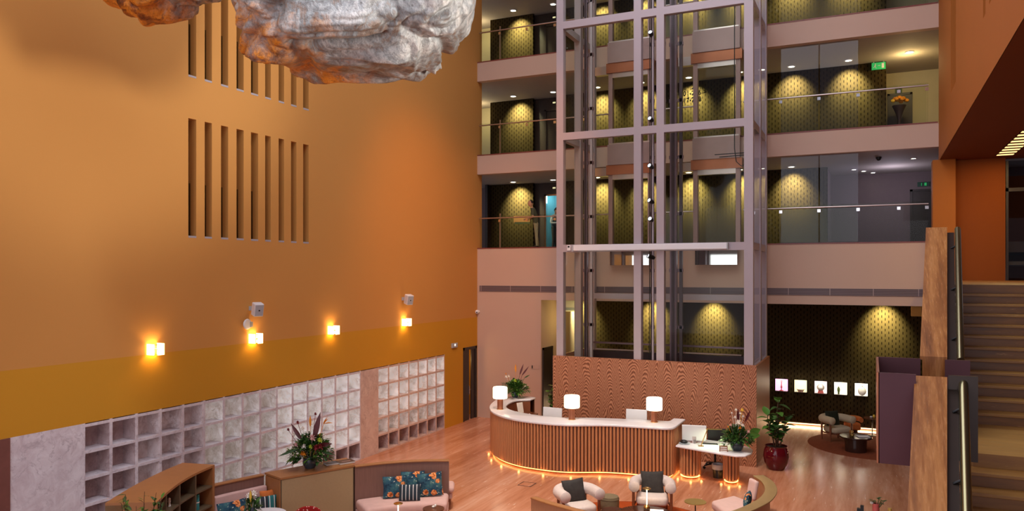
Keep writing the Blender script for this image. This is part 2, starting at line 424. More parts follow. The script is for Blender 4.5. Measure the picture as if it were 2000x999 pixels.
def lamp(typ, loc, energy, color, size=.1, name='light', parent=None, target=None, spot=None, sizey=None, blend=.6):
    l = bpy.data.lights.new(name, typ); l.energy = energy; l.color = color
    if typ == 'AREA':
        l.size = size
        if sizey: l.shape = 'RECTANGLE'; l.size_y = sizey
    else: l.shadow_soft_size = size
    if spot: l.spot_size = R(spot); l.spot_blend = blend
    o = bpy.data.objects.new(name, l); COL.objects.link(o); o.location = loc
    if target is not None:
        o.rotation_euler = (Vector(target) - Vector(loc)).to_track_quat('-Z', 'Y').to_euler()
    if parent: o.parent = parent
    return o

# ------------------------------------------------------------------ setting
XL, YB, XR = -13.1, 24.94, 1.69
LV = [6.15, 9.55, 12.95, 16.35]; TH = .68; YW = 28.3
wallbox('floor', 'floor_stone', -17, 9, -3, 33, -.2, 0)
# left wall with its slit openings
def left_wall():
    slits = [(11.82, 12.03), (12.26, 12.46), (12.72, 12.93), (13.18, 13.40), (13.63, 13.86), (14.09, 14.28), (14.55, 14.74), (14.99, 15.19), (15.44, 15.65)]
    rows = [(6.06, 8.56), (9.47, 11.97)]
    ys = sorted({-3.0, 25.3} | {v for s in slits for v in s} | {8.1, 22.57, 23.88, 24.85})
    zs = [0.0, 2.52, 2.62, 6.06, 8.56, 9.47, 11.97, 17.5]
    m = MB(); win = []
    for y0, y1 in zip(ys, ys[1:]):
        for z0, z1 in zip(zs, zs[1:]):
            if any(abs(y0-a) < 1e-6 and abs(y1-b) < 1e-6 for a, b in slits) and any(abs(z0-c) < 1e-6 for c, d in rows):
                m.quad((XL,y0,z0),(XL-.42,y0,z0),(XL-.42,y0,z1),(XL,y0,z1)); m.quad((XL,y1,z0),(XL-.42,y1,z0),(XL-.42,y1,z1),(XL,y1,z1))
                m.quad((XL,y0,z1),(XL-.42,y0,z1),(XL-.42,y1,z1),(XL,y1,z1)); win.append((y0,y1,z0,z1)); continue
            if z0 < 2.6 and 8.05 <= y0 < 22.5 and z0 < 2.5: continue
            if 23.87 <= y0 < 24.8 and z0 < 2.6: continue
            m.quad((XL,y0,z0),(XL,y1,z0),(XL,y1,z1),(XL,y0,z1))
    m.quad((XL,8.1,2.52),(XL-.55,8.1,2.52),(XL-.55,22.57,2.52),(XL,22.57,2.52))
    m.quad((XL-.55,-3,0),(XL-.55,23.7,0),(XL-.55,23.7,2.7),(XL-.55,-3,2.7))
    m.quad((XL-.55,-3,2.7),(XL-.55,25.3,2.7),(XL-.55,25.3,5.9),(XL-.55,-3,5.9)); m.quad((XL,25.3,0),(XL-.55,25.3,0),(XL-.55,25.3,17.5),(XL,25.3,17.5))
    m.quad((XL,8.1,0),(XL-.55,8.1,0),(XL-.55,8.1,2.52),(XL,8.1,2.52)); m.quad((XL,22.57,0),(XL-.55,22.57,0),(XL-.55,22.57,2.52),(XL,22.57,2.52))
    o = m.out('wall_left', 'left_paint', smooth=False); struct(o)
    for i, (y0, y1, z0, z1) in enumerate(win):
        w = struct(MB().box(XL-.24, XL-.22, y0, y1, z0, z1).out('window_%d' % (i+1), 'glass_slit', smooth=False))
        MB().box(XL-.2, XL+.004, y0+.002, y1-.002, z0-.03, z0+.012).out('window_sill', 'sill_stone', w, smooth=False)
        MB().box(XL-.2, XL-.17, y0+.004, y1-.004, z0+.02, z0+1.15).out('guard_glass', 'glass_slit', w, smooth=False)
left_wall()
wallbox('wall_corridor_behind_slits', 'dim_paint', -15.2, -15.1, 9, 18, 5.9, 13)
wallbox('trim_1', 'pilaster_stone', XL-.5, XL+.02, 6.5, 8.1, 0, 2.52)
wallbox('wall_shelf_panel', 'marble', XL-.5, XL, 8.1, 9.44, 0, 2.52)
wallbox('wall_shelf_pilaster', 'marble_pink', XL-.5, XL, 17.86, 18.70, 0, 2.50)
# facade
wallbox('wall_back', 'facade_paint', XL, -10.57, YB, YB+.25, 0, 4.32)
wallbox('wall_back_fascia', 'facade_paint', XL, XR+.1, YB, YB+.25, 4.32, LV[0])
wallbox('wall_recess', 'facade_paint', -10.77, -10.57, YB+.25, YW, 0, 4.32)
wallbox('wall_ground_perforated', 'perf', -10.57, 5.5, YW, YW+.12, .11, 4.35)
wallbox('baseboard_light_cove', 'dark_wood', -10.57, 5.5, YW+.3, YW+.36, 0, .3)
wallbox('ceiling_ground', 'ceiling_paint', -10.57, 5.5, YB+.25, 33, 4.32, 4.5)
wallbox('wall_lower_beam', 'ceiling_paint', XL-4, 5.5, YB+.25, 33, 5.5, 5.6)
wallbox('wall_ground_return', 'dim_paint', 5.5, 5.7, YB, 33, 0, 4.5)
for i, z in enumerate(LV):
    nm = ('first', 'second', 'third', 'fourth')[i]
    if i: wallbox('balcony_slab_'+nm, 'facade_paint', XL, XR+.02, YB, YB+.25, z-TH, z)
    wallbox('floor_'+nm, 'dim_paint', -17.5, 5.5, YB+(.37 if False else .25), 33, z-.3, z-.004)
    if i: wallbox('ceiling_'+nm, 'ceiling_paint', -17.5, 5.5, YB+.25, 33, z-TH+.01, z-TH+.05)
    wallbox('trim_%d' % (i+2), 'marble_edge', XL+.0, XR-.02, YB-.012, YB+.24, z, z+.035)
# corridor walls
def perf(name, x0, x1, i): return wallbox(name, 'perf', x0, x1, YW, YW+.12, LV[i], LV[i+1]-TH+.01)
for i in range(3):
    perf('wall_corridor_perforated', -14.26, -12.34, i)
    perf('wall_corridor_perforated', -10.99, (-1.4, .4, .4)[i], i)
    wallbox('wall_corridor_return', 'dim_paint', (-1.5, .3, .3)[i], (-1.4, .4, .4)[i], YW+.12, 31, LV[i], LV[i+1]-TH+.01)
    wallbox('wall_corridor_end', ('dim_paint', 'cream_paint', 'cream_paint')[i], -17.4, -14.1, 29.2, 29.3, LV[i], LV[i+1]-TH+.01)
    wallbox('wall_corridor_side', ('dim_paint', 'cream_paint', 'cream_paint')[i], (-1.4, .4, .4)[i], 5.5, (31, 30.1, 30.1)[i], (31.1, 30.2, 30.2)[i], LV[i], LV[i+1]-TH+.01)
    wallbox('wall_right_corridor', ('dim_paint', 'cream_paint', 'cream_paint')[i], 2.3, 2.4, YB+.25, 31, LV[i], LV[i+1]-TH+.01)
wallbox('wall_left_corridor', 'dark_wood', -14.35, -14.24, 28.0, 28.3, LV[0], LV[1]-TH)
# lift lobby recess on each floor
for i in range(3):
    z = LV[i]; zt = LV[i+1]-TH
    m = MB(); y = YW+.22
    m.box(-12.55, -11.93, y, y+.1, z, zt); m.box(-11.08, -10.99, y, y+.1, z, zt); m.box(-11.93, -11.08, y, y+.1, z+2.26, zt)
    struct(m.out('wall_lift_recess', 'dark_wood', smooth=False))
    d = thing('service_lift', ('open service lift with pale blue cabin behind lowest balcony', 'closed dark service lift door behind middle balcony', 'closed dark service lift door behind top balcony')[i], 'lift', (-11.5, y, z))
    MB().box(-.43, -.36, -.03, .12, 0, 2.26).box(.36, .42, -.03, .12, 0, 2.26).box(-.43, .42, -.03, .12, 2.2, 2.26).out('door_frame', 'chrome' if i == 0 else 'dark_wood', d, smooth=False)
    if i == 0:
        MB().box(-.6, .6, 1.5, 1.55, 0, 2.5).box(-.65, -.6, .12, 1.55, 0, 2.5).box(.6, .65, .12, 1.55, 0, 2.5).box(-.02, .02, 1.47, 1.5, 0, 2.3).out('cabin', 'lift_panel', d, smooth=False)
        MB().box(-.65, .65, .12, 1.55, 2.42, 2.5).out('cabin_ceiling', 'white_plastic', d, smooth=False)
        MB().box(-.45, .45, .4, 1.2, 2.39, 2.42).out('cabin_light', 'lift_light', d, smooth=False)
        lamp('POINT', (0, 1.1, 2.2), 7, (.45, .9, 1), .2, 'cabin_lamp', d)
    else:
        MB().box(-.36, 0, .03, .07, 0, 2.2).out('door_leaf', 'dark_wood', d, smooth=False); MB().box(.005, .36, .03, .07, 0, 2.2).out('door_leaf', 'dark_wood', d, smooth=False)
    s = MB().box(-.09, .09, -.05, 0, 2.46, 2.56).out('floor_indicator', 'black_plastic', d, smooth=False)
    MB().box(-.06, .06, -.056, -.05, 2.48, 2.54).out('indicator_screen', 'indicator', s, smooth=False)
# right upper wall + soffit
def right_wall():
    slits = [(12.0, 12.25), (12.55, 12.80), (13.1, 13.35), (13.65, 13.95), (14.15, 14.50), (16.6, 17.1)]
    slits = [(12.05, 12.28), (12.62, 12.86), (13.05, 13.32), (13.62, 13.9), (14.05, 14.4), (14.6, 17.0)]
    slits = [(11.9, 12.15), (12.5, 12.75), (13.05, 13.3), (13.6, 13.85), (14.1, 14.45), (14.9, 15.2), (19.95, 21.2)]
    ys = sorted({-3.0, YB} | {v for s in slits for v in s}); zs = [8.45, 9.6, 12.4, 17.5]; m = MB(); n = 0
    for y0, y1 in zip(ys, ys[1:]):
        for z0, z1 in zip(zs, zs[1:]):
            if (y0, y1) in slits and z0 == 9.6:
                for p in (y0, y1): m.quad((XR,p,z0),(XR+.45,p,z0),(XR+.45,p,z1),(XR,p,z1))
                for q in (z0, z1): m.quad((XR,y0,q),(XR+.45,y0,q),(XR+.45,y1,q),(XR,y1,q))
                n += 1
                w = struct(MB().box(XR+.3, XR+.32, y0, y1, z0, z1).out('window_%d' % (40+n), 'glass_grey', smooth=False)); continue
            m.quad((XR,y0,z0),(XR,y1,z0),(XR,y1,z1),(XR,y0,z1))
    wallbox('wall_right_backing', 'dark_wood', XR+.45, XR+.5, -3, YB, 8.6, 17.5); m.quad((XR,YB,8.45),(XR+.45,YB,8.45),(XR+.45,YB,17.5),(XR,YB,17.5))
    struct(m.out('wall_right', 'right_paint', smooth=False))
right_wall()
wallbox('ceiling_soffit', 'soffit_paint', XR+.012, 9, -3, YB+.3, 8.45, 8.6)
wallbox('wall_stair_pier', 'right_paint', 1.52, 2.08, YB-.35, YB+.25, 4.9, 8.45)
wallbox('wall_landing', 'shaded_paint', 2.08, 3.30, YB, YB+.25, 4.9, 8.45)
wallbox('wall_far_right', 'shaded_paint', 8.9, 9.1, -3, YB+.3, 0, 8.5)
wallbox('wall_beyond_doors', 'shaded_paint', 3.30, 9, 29.8, 30, 4.9, 8.45)
dd = thing('entrance_door', 'tall dark glazed doors at the top of the stairs', 'door', (3.32, YB+.1, 5.07))
MB().box(0, .06, -.05, .08, 0, 3.3).box(.52, .58, -.05, .08, 0, 3.3).box(0, 1.6, -.05, .08, 2.45, 2.55).out('door_frame', 'dark_wood', dd, smooth=False)
MB().box(.06, .52, 0, .03, 0, 2.45).box(.06, .52, 0, .03, 2.55, 3.3).out('door_glass', 'glass_slit', dd, smooth=False)
MB().box(.58, 1.6, 0, .04, 0, 2.45).out('door_leaf', 'metal_box', dd, smooth=False)
MB().tube([(.46, -.08, .9), (.46, -.08, 1.5)], .02).out('door_handle', 'chrome', dd)
# doors
d1 = struct(MB().box(XL-.12, XL+.01, 23.86, 23.96, 0, 2.62).box(XL-.12, XL+.01, 24.80, 24.90, 0, 2.62).box(XL-.12, XL+.01, 23.86, 24.9, 2.52, 2.62).out('door_1', 'dark_wood', smooth=False))
MB().box(-.02, .02, 0, .40, 0, 2.52).out('door_leaf', 'dark_wood', d1, loc=(XL-.05, 23.96, 0), smooth=False)
MB().box(-.02, .02, -.26, 0, 0, 2.52).out('door_leaf', 'dark_wood', d1, loc=(XL-.05, 24.80, 0), smooth=False)
MB().box(XL-.03, XL+.01, 24.30, 24.33, .92, 1.22).tube([(XL+.05, 24.315, 1.1), (XL+.05, 24.20, 1.1)], .012, 6).out('door_handle', 'chrome', d1, smooth=False)
wallbox('wall_behind_door', 'left_paint', XL-.9, XL-.85, 23.6, 25.3, 0, 2.7)
lamp('POINT', (XL-.4, 24.2, 2.1), 14, (1, .62, .2), .15, 'back_room_lamp')
d2 = struct(MB().box(-10.575, -10.52, 25.05, 25.12, 0, 2.62).box(-10.575, -10.52, 25.88, 25.95, 0, 2.62).box(-10.575, -10.52, 25.05, 25.95, 2.55, 2.62).out('door_2', 'dark_wood', smooth=False))
MB().box(-10.57, -10.54, 25.12, 25.88, 0, 2.55).out('door_leaf', 'dark_wood', d2, smooth=False)
d3 = struct(MB().box(.46, .54, 30.03, 30.12, LV[1], LV[1]+2.0).box(1.16, 1.24, 30.03, 30.12, LV[1], LV[1]+2.0).box(.46, 1.24, 30.03, 30.12, LV[1]+1.93, LV[1]+2.0).out('door_3', 'dark_wood', smooth=False))
MB().box(.54, 1.16, 30.05, 30.09, LV[1], LV[1]+1.93).out('door_leaf', 'dark_wood', d3, smooth=False)
d4 = struct(MB().box(1.2, 1.28, 30.9, 31.02, LV[0], LV[0]+2.1).box(2.1, 2.18, 30.9, 31.02, LV[0], LV[0]+2.1).box(1.2, 2.18, 30.9, 31.02, LV[0]+2.03, LV[0]+2.1).out('door_4', 'dark_wood', smooth=False))
MB().box(1.28, 2.1, 30.95, 30.99, LV[0], LV[0]+2.03).out('door_leaf', 'dark_wood', d4, smooth=False)
tag(MB().box(-13.0, 1.42, YB-.02, YB+.005, 4.60, 4.81).out('ventilation_grille', 'grille', smooth=False), 'long grey slotted ventilation grille across the beige facade below the lowest balcony', 'vent')

# ------------------------------------------------------------------ downlights
LVN = ['lowest', 'middle', 'top']; ORD = ['first', 'second', 'third', 'fourth', 'fifth', 'sixth', 'seventh', 'eighth', 'ninth']
dl0 = None; XS = [-12.9, -11.2, -9.4, -7.7, -5.97, -4.2, -2.5, -.73]
spotdata = None
for i in range(3):
    zc = LV[i+1]-TH+.01
    for k, x in enumerate(XS):
        if i == 0 and x > -1.5: continue
        lab = f'round lit ceiling downlight, {ORD[k]} from the orange wall, in the {LVN[i]} balcony corridor'
        if dl0 is None:
            dl0 = thing('ceiling_downlight', lab, 'light', (x, 27.62, zc), group='corridor downlights along the balconies')
            MB().lathe([(.10, -.02), (.135, -.02), (.14, 0), (.10, 0), (.10, -.02)], 20).out('trim_ring', 'white_plastic', dl0)
            MB().lathe([(0, -.012), (.10, -.012), (.10, -.004), (0, -.004)], 16).out('lens', 'downlight_glow', dl0)
        else: dup(dl0, lab, (x, 27.62, zc))
        o = lamp('SPOT', (x, 27.72, zc-.05), 1000, (1, .95, .55), .08, 'downlight_lamp', target=(x, 28.3, zc-.72), spot=86, blend=1.0)
        if k == 1: o.data.energy = 25; continue
        if spotdata is None: spotdata = o.data
        else: bpy.data.lights.remove(o.data) if False else setattr(o, 'data', spotdata)
for (x, y, i, lab) in ((1.05, 27.4, 1, 'warm lit downlight over the passage right of the middle balcony perforated wall'), (1.15, 27.2, 0, 'small lit downlight in the dark ceiling at the right end of the lowest balcony'),
                       (-.6, 29.3, 0, 'nearest of three tiny lit downlights in the dark passage of the lowest balcony'), (-.3, 29.9, 0, 'middle of three tiny lit downlights in the dark passage of the lowest balcony'), (0, 30.5, 0, 'farthest of three tiny lit downlights in the dark passage of the lowest balcony')):
    r = dup(dl0, lab, (x, y, LV[i+1]-TH+.01))
    if i == 0: r.scale = (.7, .7, 1)
lamp('POINT', (1.0, 27.6, 11.9), 40, (1, .72, .30), .1, 'passage_lamp')
lamp('POINT', (.6, 29, 8.2), 34, (.85, .78, 1), .1, 'passage_lamp')  # lavender and strengthened to stand for window reflections in the balcony glass
for x in (-10.2, -7.4, -5.2, .3):
    lamp('SPOT', (x, 27.72, 4.28), 950, (1, .92, .48), .08, 'recess_lamp', target=(x, 28.3, 3.62), spot=86, blend=1)
lamp('POINT', (-9.6, 26.2, 3.6), 22, (1, .80, .28), .2, 'recess_lamp')
for i in (1, 2): lamp('POINT', (-14.7, 28.2, LV[i]+2.2), 26, (1, .80, .42), .1, 'corridor_end_lamp')

# ------------------------------------------------------------------ balustrades
def balustrade(name_label, x0, x1, z, joints, tall=None):
    t = thing('glass_balustrade', name_label, 'railing', ((x0+x1)/2, YB+.12, z+.035)); cx = (x0+x1)/2
    edges = [x0] + [j for j in joints if x0 < j < x1] + [x1]
    for a, b in zip(edges, edges[1:]): MB().box(a-cx+.008, b-cx-.008, -.008, .008, 0, 1.16).out('glass_panel', 'glass_green', t, smooth=False)
    MB().tube([(x0-cx, -.03, 1.08), (x1-cx, -.03, 1.08)], .024, 10).out('handrail', 'brushed_steel', t)
    for j in joints:
        if x0 < j < x1: MB().box(j-cx-.045, j-cx+.045, -.035, .02, .93, 1.02).out('clamp', 'chrome', t, smooth=False)
    for j in joints[:1] if x0 < -11 else []:
        MB().box(j-cx-.015, j-cx+.015, .012, .05, 0, 1.24).out('steadying_post', 'brushed_steel', t, smooth=False)
for i in range(3):
    balustrade(f'glass balustrade left of the lift shaft along the {LVN[i]} balcony', -13.06, -8.06, LV[i], [-12.24, -11.16, -10.09, -9.05])
    balustrade(f'glass balustrade right of the lift shaft along the {LVN[i]} balcony', -3.70, 1.44, LV[i], [-2.58, -1.48, -.40, .68, 1.40])
    balustrade(f'short glass balustrade between the two lift doors on the {LVN[i]} balcony', -6.55, -5.25, LV[i], [-5.9])
    if i < 2:
        for k, (a, b, w) in enumerate(((-3.0, -2.62, 'narrow'), (-2.58, -1.50, 'second'), (-1.46, -.40, 'widest'))):
            if k == 0: continue
            g = thing('glass_screen', f'tall frameless glass screen, {("nearer to the lift shaft","farther from the lift shaft")[k-1]}, right side of the {LVN[i]} balcony', 'screen', (a, YB+.2, LV[i]+.035))
            MB().box(0, b-a, -.006, .006, 0, LV[i+1]-TH-LV[i]-.04).out('glass_pane', 'glass_grey', g, smooth=False)
            MB().box(-.02, b-a+.02, -.02, .02, 0, .03).out('floor_channel', 'rail_dark', g, smooth=False)

# ------------------------------------------------------------------ lift shaft
SX = [(-8.73, -8.51), (-6.31, -6.09), (-5.64, -5.42), (-3.2, -2.96)]; SY = [21.8, 23.35, 24.68]
sh = thing('lift_shaft_frame', 'tall mauve painted steel frame of the twin glass lift shaft', 'lift shaft', (-5.85, 21.8, 2.2))
L = lambda x, y, z: (x+5.85, y-21.8, z-2.2)
def lbox(x0, x1, y0, y1, z0, z1): return MB().box(x0+5.85, x1+5.85, y0-21.8, y1-21.8, z0-2.2, z1-2.2)
for (a, b) in SX: lbox(a, b, 21.8, 22.02, 2.2, 17).out('post', 'frame_steel', sh, smooth=False)
for (a, b) in (SX[0], SX[3]):
    lbox(a, b, 23.35, 23.57, 2.2, 17).out('post', 'frame_steel', sh, smooth=False); lbox(a, b, 24.7, 24.9, 2.2, 17).out('post', 'frame_steel', sh, smooth=False)
for z in (6.13, 9.53, 12.91, 16.3):
    lbox(SX[0][1], SX[1][0], 21.8, 21.98, z-.22, z).out('cross_beam', 'frame_steel', sh, smooth=False)
    lbox(SX[1][1], SX[2][0], 21.8, 21.98, z-.22, z).out('cross_beam', 'frame_steel', sh, smooth=False)
    lbox(SX[2][1], SX[3][0], 21.8, 21.98, z-.22, z).out('cross_beam', 'frame_steel', sh, smooth=False)
    for (a, b) in (SX[0], SX[3]):
        lbox(a+.03, b-.03, 22.02, 23.35, z-.2, z).out('side_beam', 'frame_steel', sh, smooth=False); lbox(a+.03, b-.03, 23.57, 24.7, z-.2, z).out('side_beam', 'frame_steel', sh, smooth=False)
zb = [2.75, 5.91, 9.31, 12.69, 16.08]; zt = [2.75, 6.13, 9.53, 12.91]
for k in range(4):
    z0 = (2.76, 6.13, 9.53, 12.91)[k]; z1 = (5.91, 9.31, 12.69, 16.08)[k]
    for (a, b) in ((SX[0][1], SX[1][0]), (SX[2][1], SX[3][0])):
        lbox(a, b, 21.9, 21.91, z0, z1).out('glass_pane', 'glass_clear', sh, smooth=False)
    lbox(-2.99, -2.98, 22.02, 23.35, z0, z1).out('glass_pane', 'glass_grey', sh, smooth=False)
    lbox(-2.99, -2.98, 23.57, 24.7, z0, z1).out('glass_pane', 'glass_grey', sh, smooth=False)
    lbox(-8.71, -8.70, 22.02, 23.35, z0, z1).out('glass_pane', 'glass_clear', sh, smooth=False)
# header beams and pit beams
for (a, b) in ((SX[0][1], -5.87), (-5.87, SX[3][0])):
    lbox(a, b, 24.3, 24.5, 4.42, 4.6).out('header_beam', 'frame_steel', sh, smooth=False)
    lbox(a, b, 24.2, 24.4, 2.95, 3.0).out('pit_beam', 'rail_purple', sh, smooth=False)
    lbox(a+.5, b-.3, 23.3, 23.4, 2.84, 2.87).out('pit_beam', 'plate_steel', sh, smooth=False)
    lbox(a, b, 24.4, 24.8, 2.2, 2.7).out('pit_panel', 'rail_dark', sh, smooth=False)
# guide rails
def rail(label, x, y, w, d, mat, flange=True):
    t = thing('guide_rail', label, 'lift rail', (x, y, 2.3))
    MB().box(-w/2, w/2, -d/2, d/2, 0, 14.2).out('web', mat, t, smooth=False)
    if flange: MB().box(-w*.2, w*.2, -d/2-.06, -d/2, 0, 14.2).out('flange', 'rail_dark', t, smooth=False)
    for k in range(7): MB().box(-w/2-.03, w/2+.02, -.05, .05, 1.3+k*1.7, 1.40+k*1.7).out('bracket', 'rail_purple', t, smooth=False)
rail('purple steel guide rail at the left side of the left lift bay', -8.20, 23.0, .10, .12, 'rail_purple')
rail('pale steel guide rail next to the purple one in the left lift bay', -8.02, 23.0, .07, .10, 'frame_steel', False)
rail('wide purple guide rail in the left part of the right lift bay', -5.42, 23.0, .20, .16, 'rail_purple')
rail('thin dark guide rail in the right lift bay beside the wide one', -5.20, 23.0, .09, .10, 'rail_dark', False)
rail('dark ladder-like rail in the narrow gap between both lift bays', -6.0, 22.75, .07, .1, 'rail_dark', False)
rail('bluish counterweight rail in the narrow gap between both lift bays', -5.70, 22.8, .13, .1, 'rail_purple', False)
t = thing('cable_bundle', 'bundle of dark hanging lift cables between the two lift bays', 'cables', (-5.97, 22.5, 2.3))
for k in range(4): MB().tube([(-.06+.04*k, .02*(k % 2), 0), (-.06+.04*k+.01, .02*(k % 2), 7), (-.06+.04*k, .02*(k % 2), 14.2)], .012, 6).out('cable', 'rubber', t)
t = thing('travelling_cable', 'thin dark loop cable hanging beside the right landing doors', 'cable', (-3.7, 24.3, 6.2))
MB().tube([(-.15, 0, 9), (-.15, 0, 2.9), (-.1, 0, 2.5), (.05, 0, 2.35), (.2, 0, 2.4)], .015, 6).out('hanging_loop', 'rubber', t)
MB().tube([(-.75, 0, 2.75), (.25, 0, 2.75)], .014, 6).tube([(-.6, -.04, 2.66), (.3, -.04, 2.68)], .014, 6).out('crossing_pipes', 'rubber', t)
# pole with spots
pole = tag(MB().tube([(-5.86, 22.25, 2.3), (-5.86, 22.25, 16.6)], .035, 12).out('spotlight_pole', 'frame_steel'), 'pale upright pole carrying the spotlights between the lift bays', 'pole')
sp0 = None
for k, (z, yaw) in enumerate(((15.4, .5), (12.30, .5), (9.78, .3), (8.40, .2), (7.38, .1), (6.84, .4), (5.75, -.3))):
    lab = f'black spotlight clamped to the lift shaft pole, {ORD[k]} from the top'
    if sp0 is None:
        sp0 = thing('spotlight', lab, 'spotlight', (-5.90, 22.17, z), yaw-.5, group='spotlights on the lift shaft pole')
        MB().lathe([(0, -.12), (.05, -.12), (.065, -.04), (.07, .10), (.06, .10), (.05, .02)], 16).xf(Matrix.Rotation(R(72), 4, 'X')).out('housing', 'black_plastic', sp0)
        MB().lathe([(0, .07), (.062, .07), (.062, .085), (0, .085)], 16).xf(Matrix.Rotation(R(72), 4, 'X')).out('lens', 'spot_lens', sp0)
        MB().box(-.02, .02, 0, .1, -.03, .03).out('yoke', 'black_metal', sp0, smooth=False)
    else: dup(sp0, lab, (-5.90, 22.17, z), yaw-.5)
# landing doors
def landing(xl, xr, i, side):
    z = LV[i]; cx = (xl+xr)/2; w = (xr-xl)/2
    t = thing('landing_door', f'steel framed glass landing door of the {side} lift on the {LVN[i]} balcony', 'lift door', (cx, 24.70, z))
    for s in (-1, 1): MB().box(s*w-(.14 if s < 0 else 0), s*w+(0 if s < 0 else .14), 0, .2, .02, 2.40).out('jamb', 'plate_steel', t, smooth=False)
    MB().box(-w, w, 0, .16, 2.24, 2.40).out('lintel', 'brushed_steel', t, smooth=False)
    MB().box(-w, -.006, .07, .085, .06, 2.24).out('glass_leaf', 'glass_clear', t, smooth=False); MB().box(.006, w, .10, .115, .06, 2.24).out('glass_leaf', 'glass_clear', t, smooth=False)
    MB().box(-w-.2, w+.2, -.06, .2, 2.40, 2.72).out('door_operator', 'copper', t, smooth=False)
    MB().box(-w-.14, w+.14, -.10, .0, 2.72, 3.40).out('fascia_plate', 'plate_steel', t, smooth=False)
    MB().box(-w-.1, w+.1, -.06, .12, -.03, .05).out('sill', 'brushed_steel', t, smooth=False)
    MB().box(-w-.62, -w-.14, .02, .2, 2.38, 2.66).out('drive_cover', 'brushed_steel', t, smooth=False)
    if i == 0:
        m = MB(); n = 12
        for k in range(n):
            a, b = -w-.06+(2*w+.12)*k/n, -w-.06+(2*w+.12)*(k+1)/n
            f = lambda q: -.08-.05*math.cos(q/(w+.06)*PI/2)
            m.quad((a, f(a), -.62), (b, f(b), -.62), (b, f(b), -.05), (a, f(a), -.05))
        m.box(-w-.06, w+.06, -.07, .0, -.62, -.05); m.out('apron', 'polished_steel', t)
for i in range(3):
    landing(-7.88, -6.68, i, 'left'); landing(-5.06, -3.88, i, 'right')
t = thing('projector_screen_case', 'long white roller screen case mounted across the lift shaft front', 'screen case', (-5.89, 21.72, 5.94))
MB().box(-2.24, 2.25, -.08, .081, 0, .17).out('housing', 'white_plastic', t, smooth=False, bevel=.012)
MB().box(-2.27, -2.24, -.09, .08, -.005, .175).out('end_cap', 'grey_plastic', t, smooth=False); MB().box(2.25, 2.28, -.09, .08, -.005, .175).out('end_cap', 'grey_plastic', t, smooth=False)
MB().box(-2.1, 2.1, -.03, .02, -.02, 0).out('slot_bar', 'grey_plastic', t, smooth=False)
t = thing('motion_sensor', 'small white sensor box left of the roller screen case', 'sensor', (-8.30, 21.77, 5.95))
MB().box(-.055, .055, -.06, .03, 0, .16).out('housing', 'white_plastic', t, smooth=False, bevel=.01); MB().box(-.03, .03, -.065, -.06, .09, .14).out('sensor_window', 'black_plastic', t, smooth=False)
# wood panelled base of the shaft
t = thing('shaft_base_panel', 'wavy grained plywood screen wall behind the reception desk under the lift shaft', 'panel', (-5.85, 21.70, 0))
MB().box(-2.96, 2.99, 0, .06, .0, 2.76).out('front_panel', 'wave_ply', t, smooth=False)
MB().box(2.93, 2.99, .06, 2.95, .0, 2.74).out('side_panel', 'side_veneer', t, smooth=False); MB().box(-2.96, -2.90, .06, 2.95, .0, 2.74).out('side_panel', 'side_veneer', t, smooth=False)
MB().box(-2.90, 2.93, .06, .12, 2.2, 2.76).out('top_ledge', 'copper', t, smooth=False)

# ------------------------------------------------------------------ marble shelving
def shelving(y0, y1, n, label, lit):
    t = thing('marble_shelving', label, 'shelving', (XL, y0, 0)); w = (y1-y0)/n; D = .36
    m = MB()
    for k in range(n+1): m.box(-D, 0, k*w-.028 if k else 0, k*w+.028 if k < n else n*w, 0, 2.52)
    for r in range(6): 
        z = .012+r*.492
        m.box(-D, -.001, 0.001, n*w-.001, z-.012 if r == 0 else z-.025, z+.03)
    m.out('frame', 'marble' if n > 10 else 'marble_pink', t, smooth=False)
    for k in range(n):
        for r in range(5):
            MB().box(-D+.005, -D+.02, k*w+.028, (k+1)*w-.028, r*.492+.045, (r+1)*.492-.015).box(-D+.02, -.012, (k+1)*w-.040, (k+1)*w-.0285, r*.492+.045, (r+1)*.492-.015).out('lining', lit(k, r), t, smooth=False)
    MB().box(-D-.02, -D, 0, n*w, 0, 2.5).out('backing', 'onyx_off', t, smooth=False)
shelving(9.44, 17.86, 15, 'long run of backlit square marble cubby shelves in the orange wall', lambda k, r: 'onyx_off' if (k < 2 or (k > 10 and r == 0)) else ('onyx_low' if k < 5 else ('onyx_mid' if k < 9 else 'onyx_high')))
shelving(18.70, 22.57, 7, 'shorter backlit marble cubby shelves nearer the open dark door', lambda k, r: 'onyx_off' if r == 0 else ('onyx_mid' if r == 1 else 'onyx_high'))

# ------------------------------------------------------------------ wall things on the left
sc0 = None
for k, y in enumerate((10.90, 13.66, 16.51, 20.05)):
    lab = ('alabaster wall sconce farthest from the back corner on the orange wall', 'alabaster wall sconce under the round white access point', 'alabaster wall sconce second from the back corner', 'alabaster wall sconce under the small wall speaker near the back corner')[k]
    if sc0 is None:
        sc0 = thing('wall_sconce', lab, 'wall light', (XL, y, 3.755), group='alabaster sconces on the orange wall')
        MB().box(0, .03, -.07, .07, -.09, .09).out('back_plate', 'brass', sc0, smooth=False)
        MB().box(.19, .215, -.02, .13, -.115, .115).out('front_shade', 'sconce_glow', sc0, smooth=False)
        MB().box(.03, .215, -.135, -.11, -.105, .115).out('side_shade', 'sconce_glow', sc0, smooth=False)
        MB().box(.03, .19, .105, .13, -.115, .115).out('side_shade', 'sconce_glow', sc0, smooth=False)
        MB().box(.03, .20, -.04, -.03, -.02, .02).box(.19, .21, -.11, -.02, -.1, -.09).box(.19, .21, -.11, -.02, .09, .10).out('bracket', 'brass', sc0, smooth=False)
    else: dup(sc0, lab, (XL, y, 3.755))
    lamp('POINT', (XL+.12, y, 3.755), 9, (1, .68, .26), .05, 'sconce_lamp')
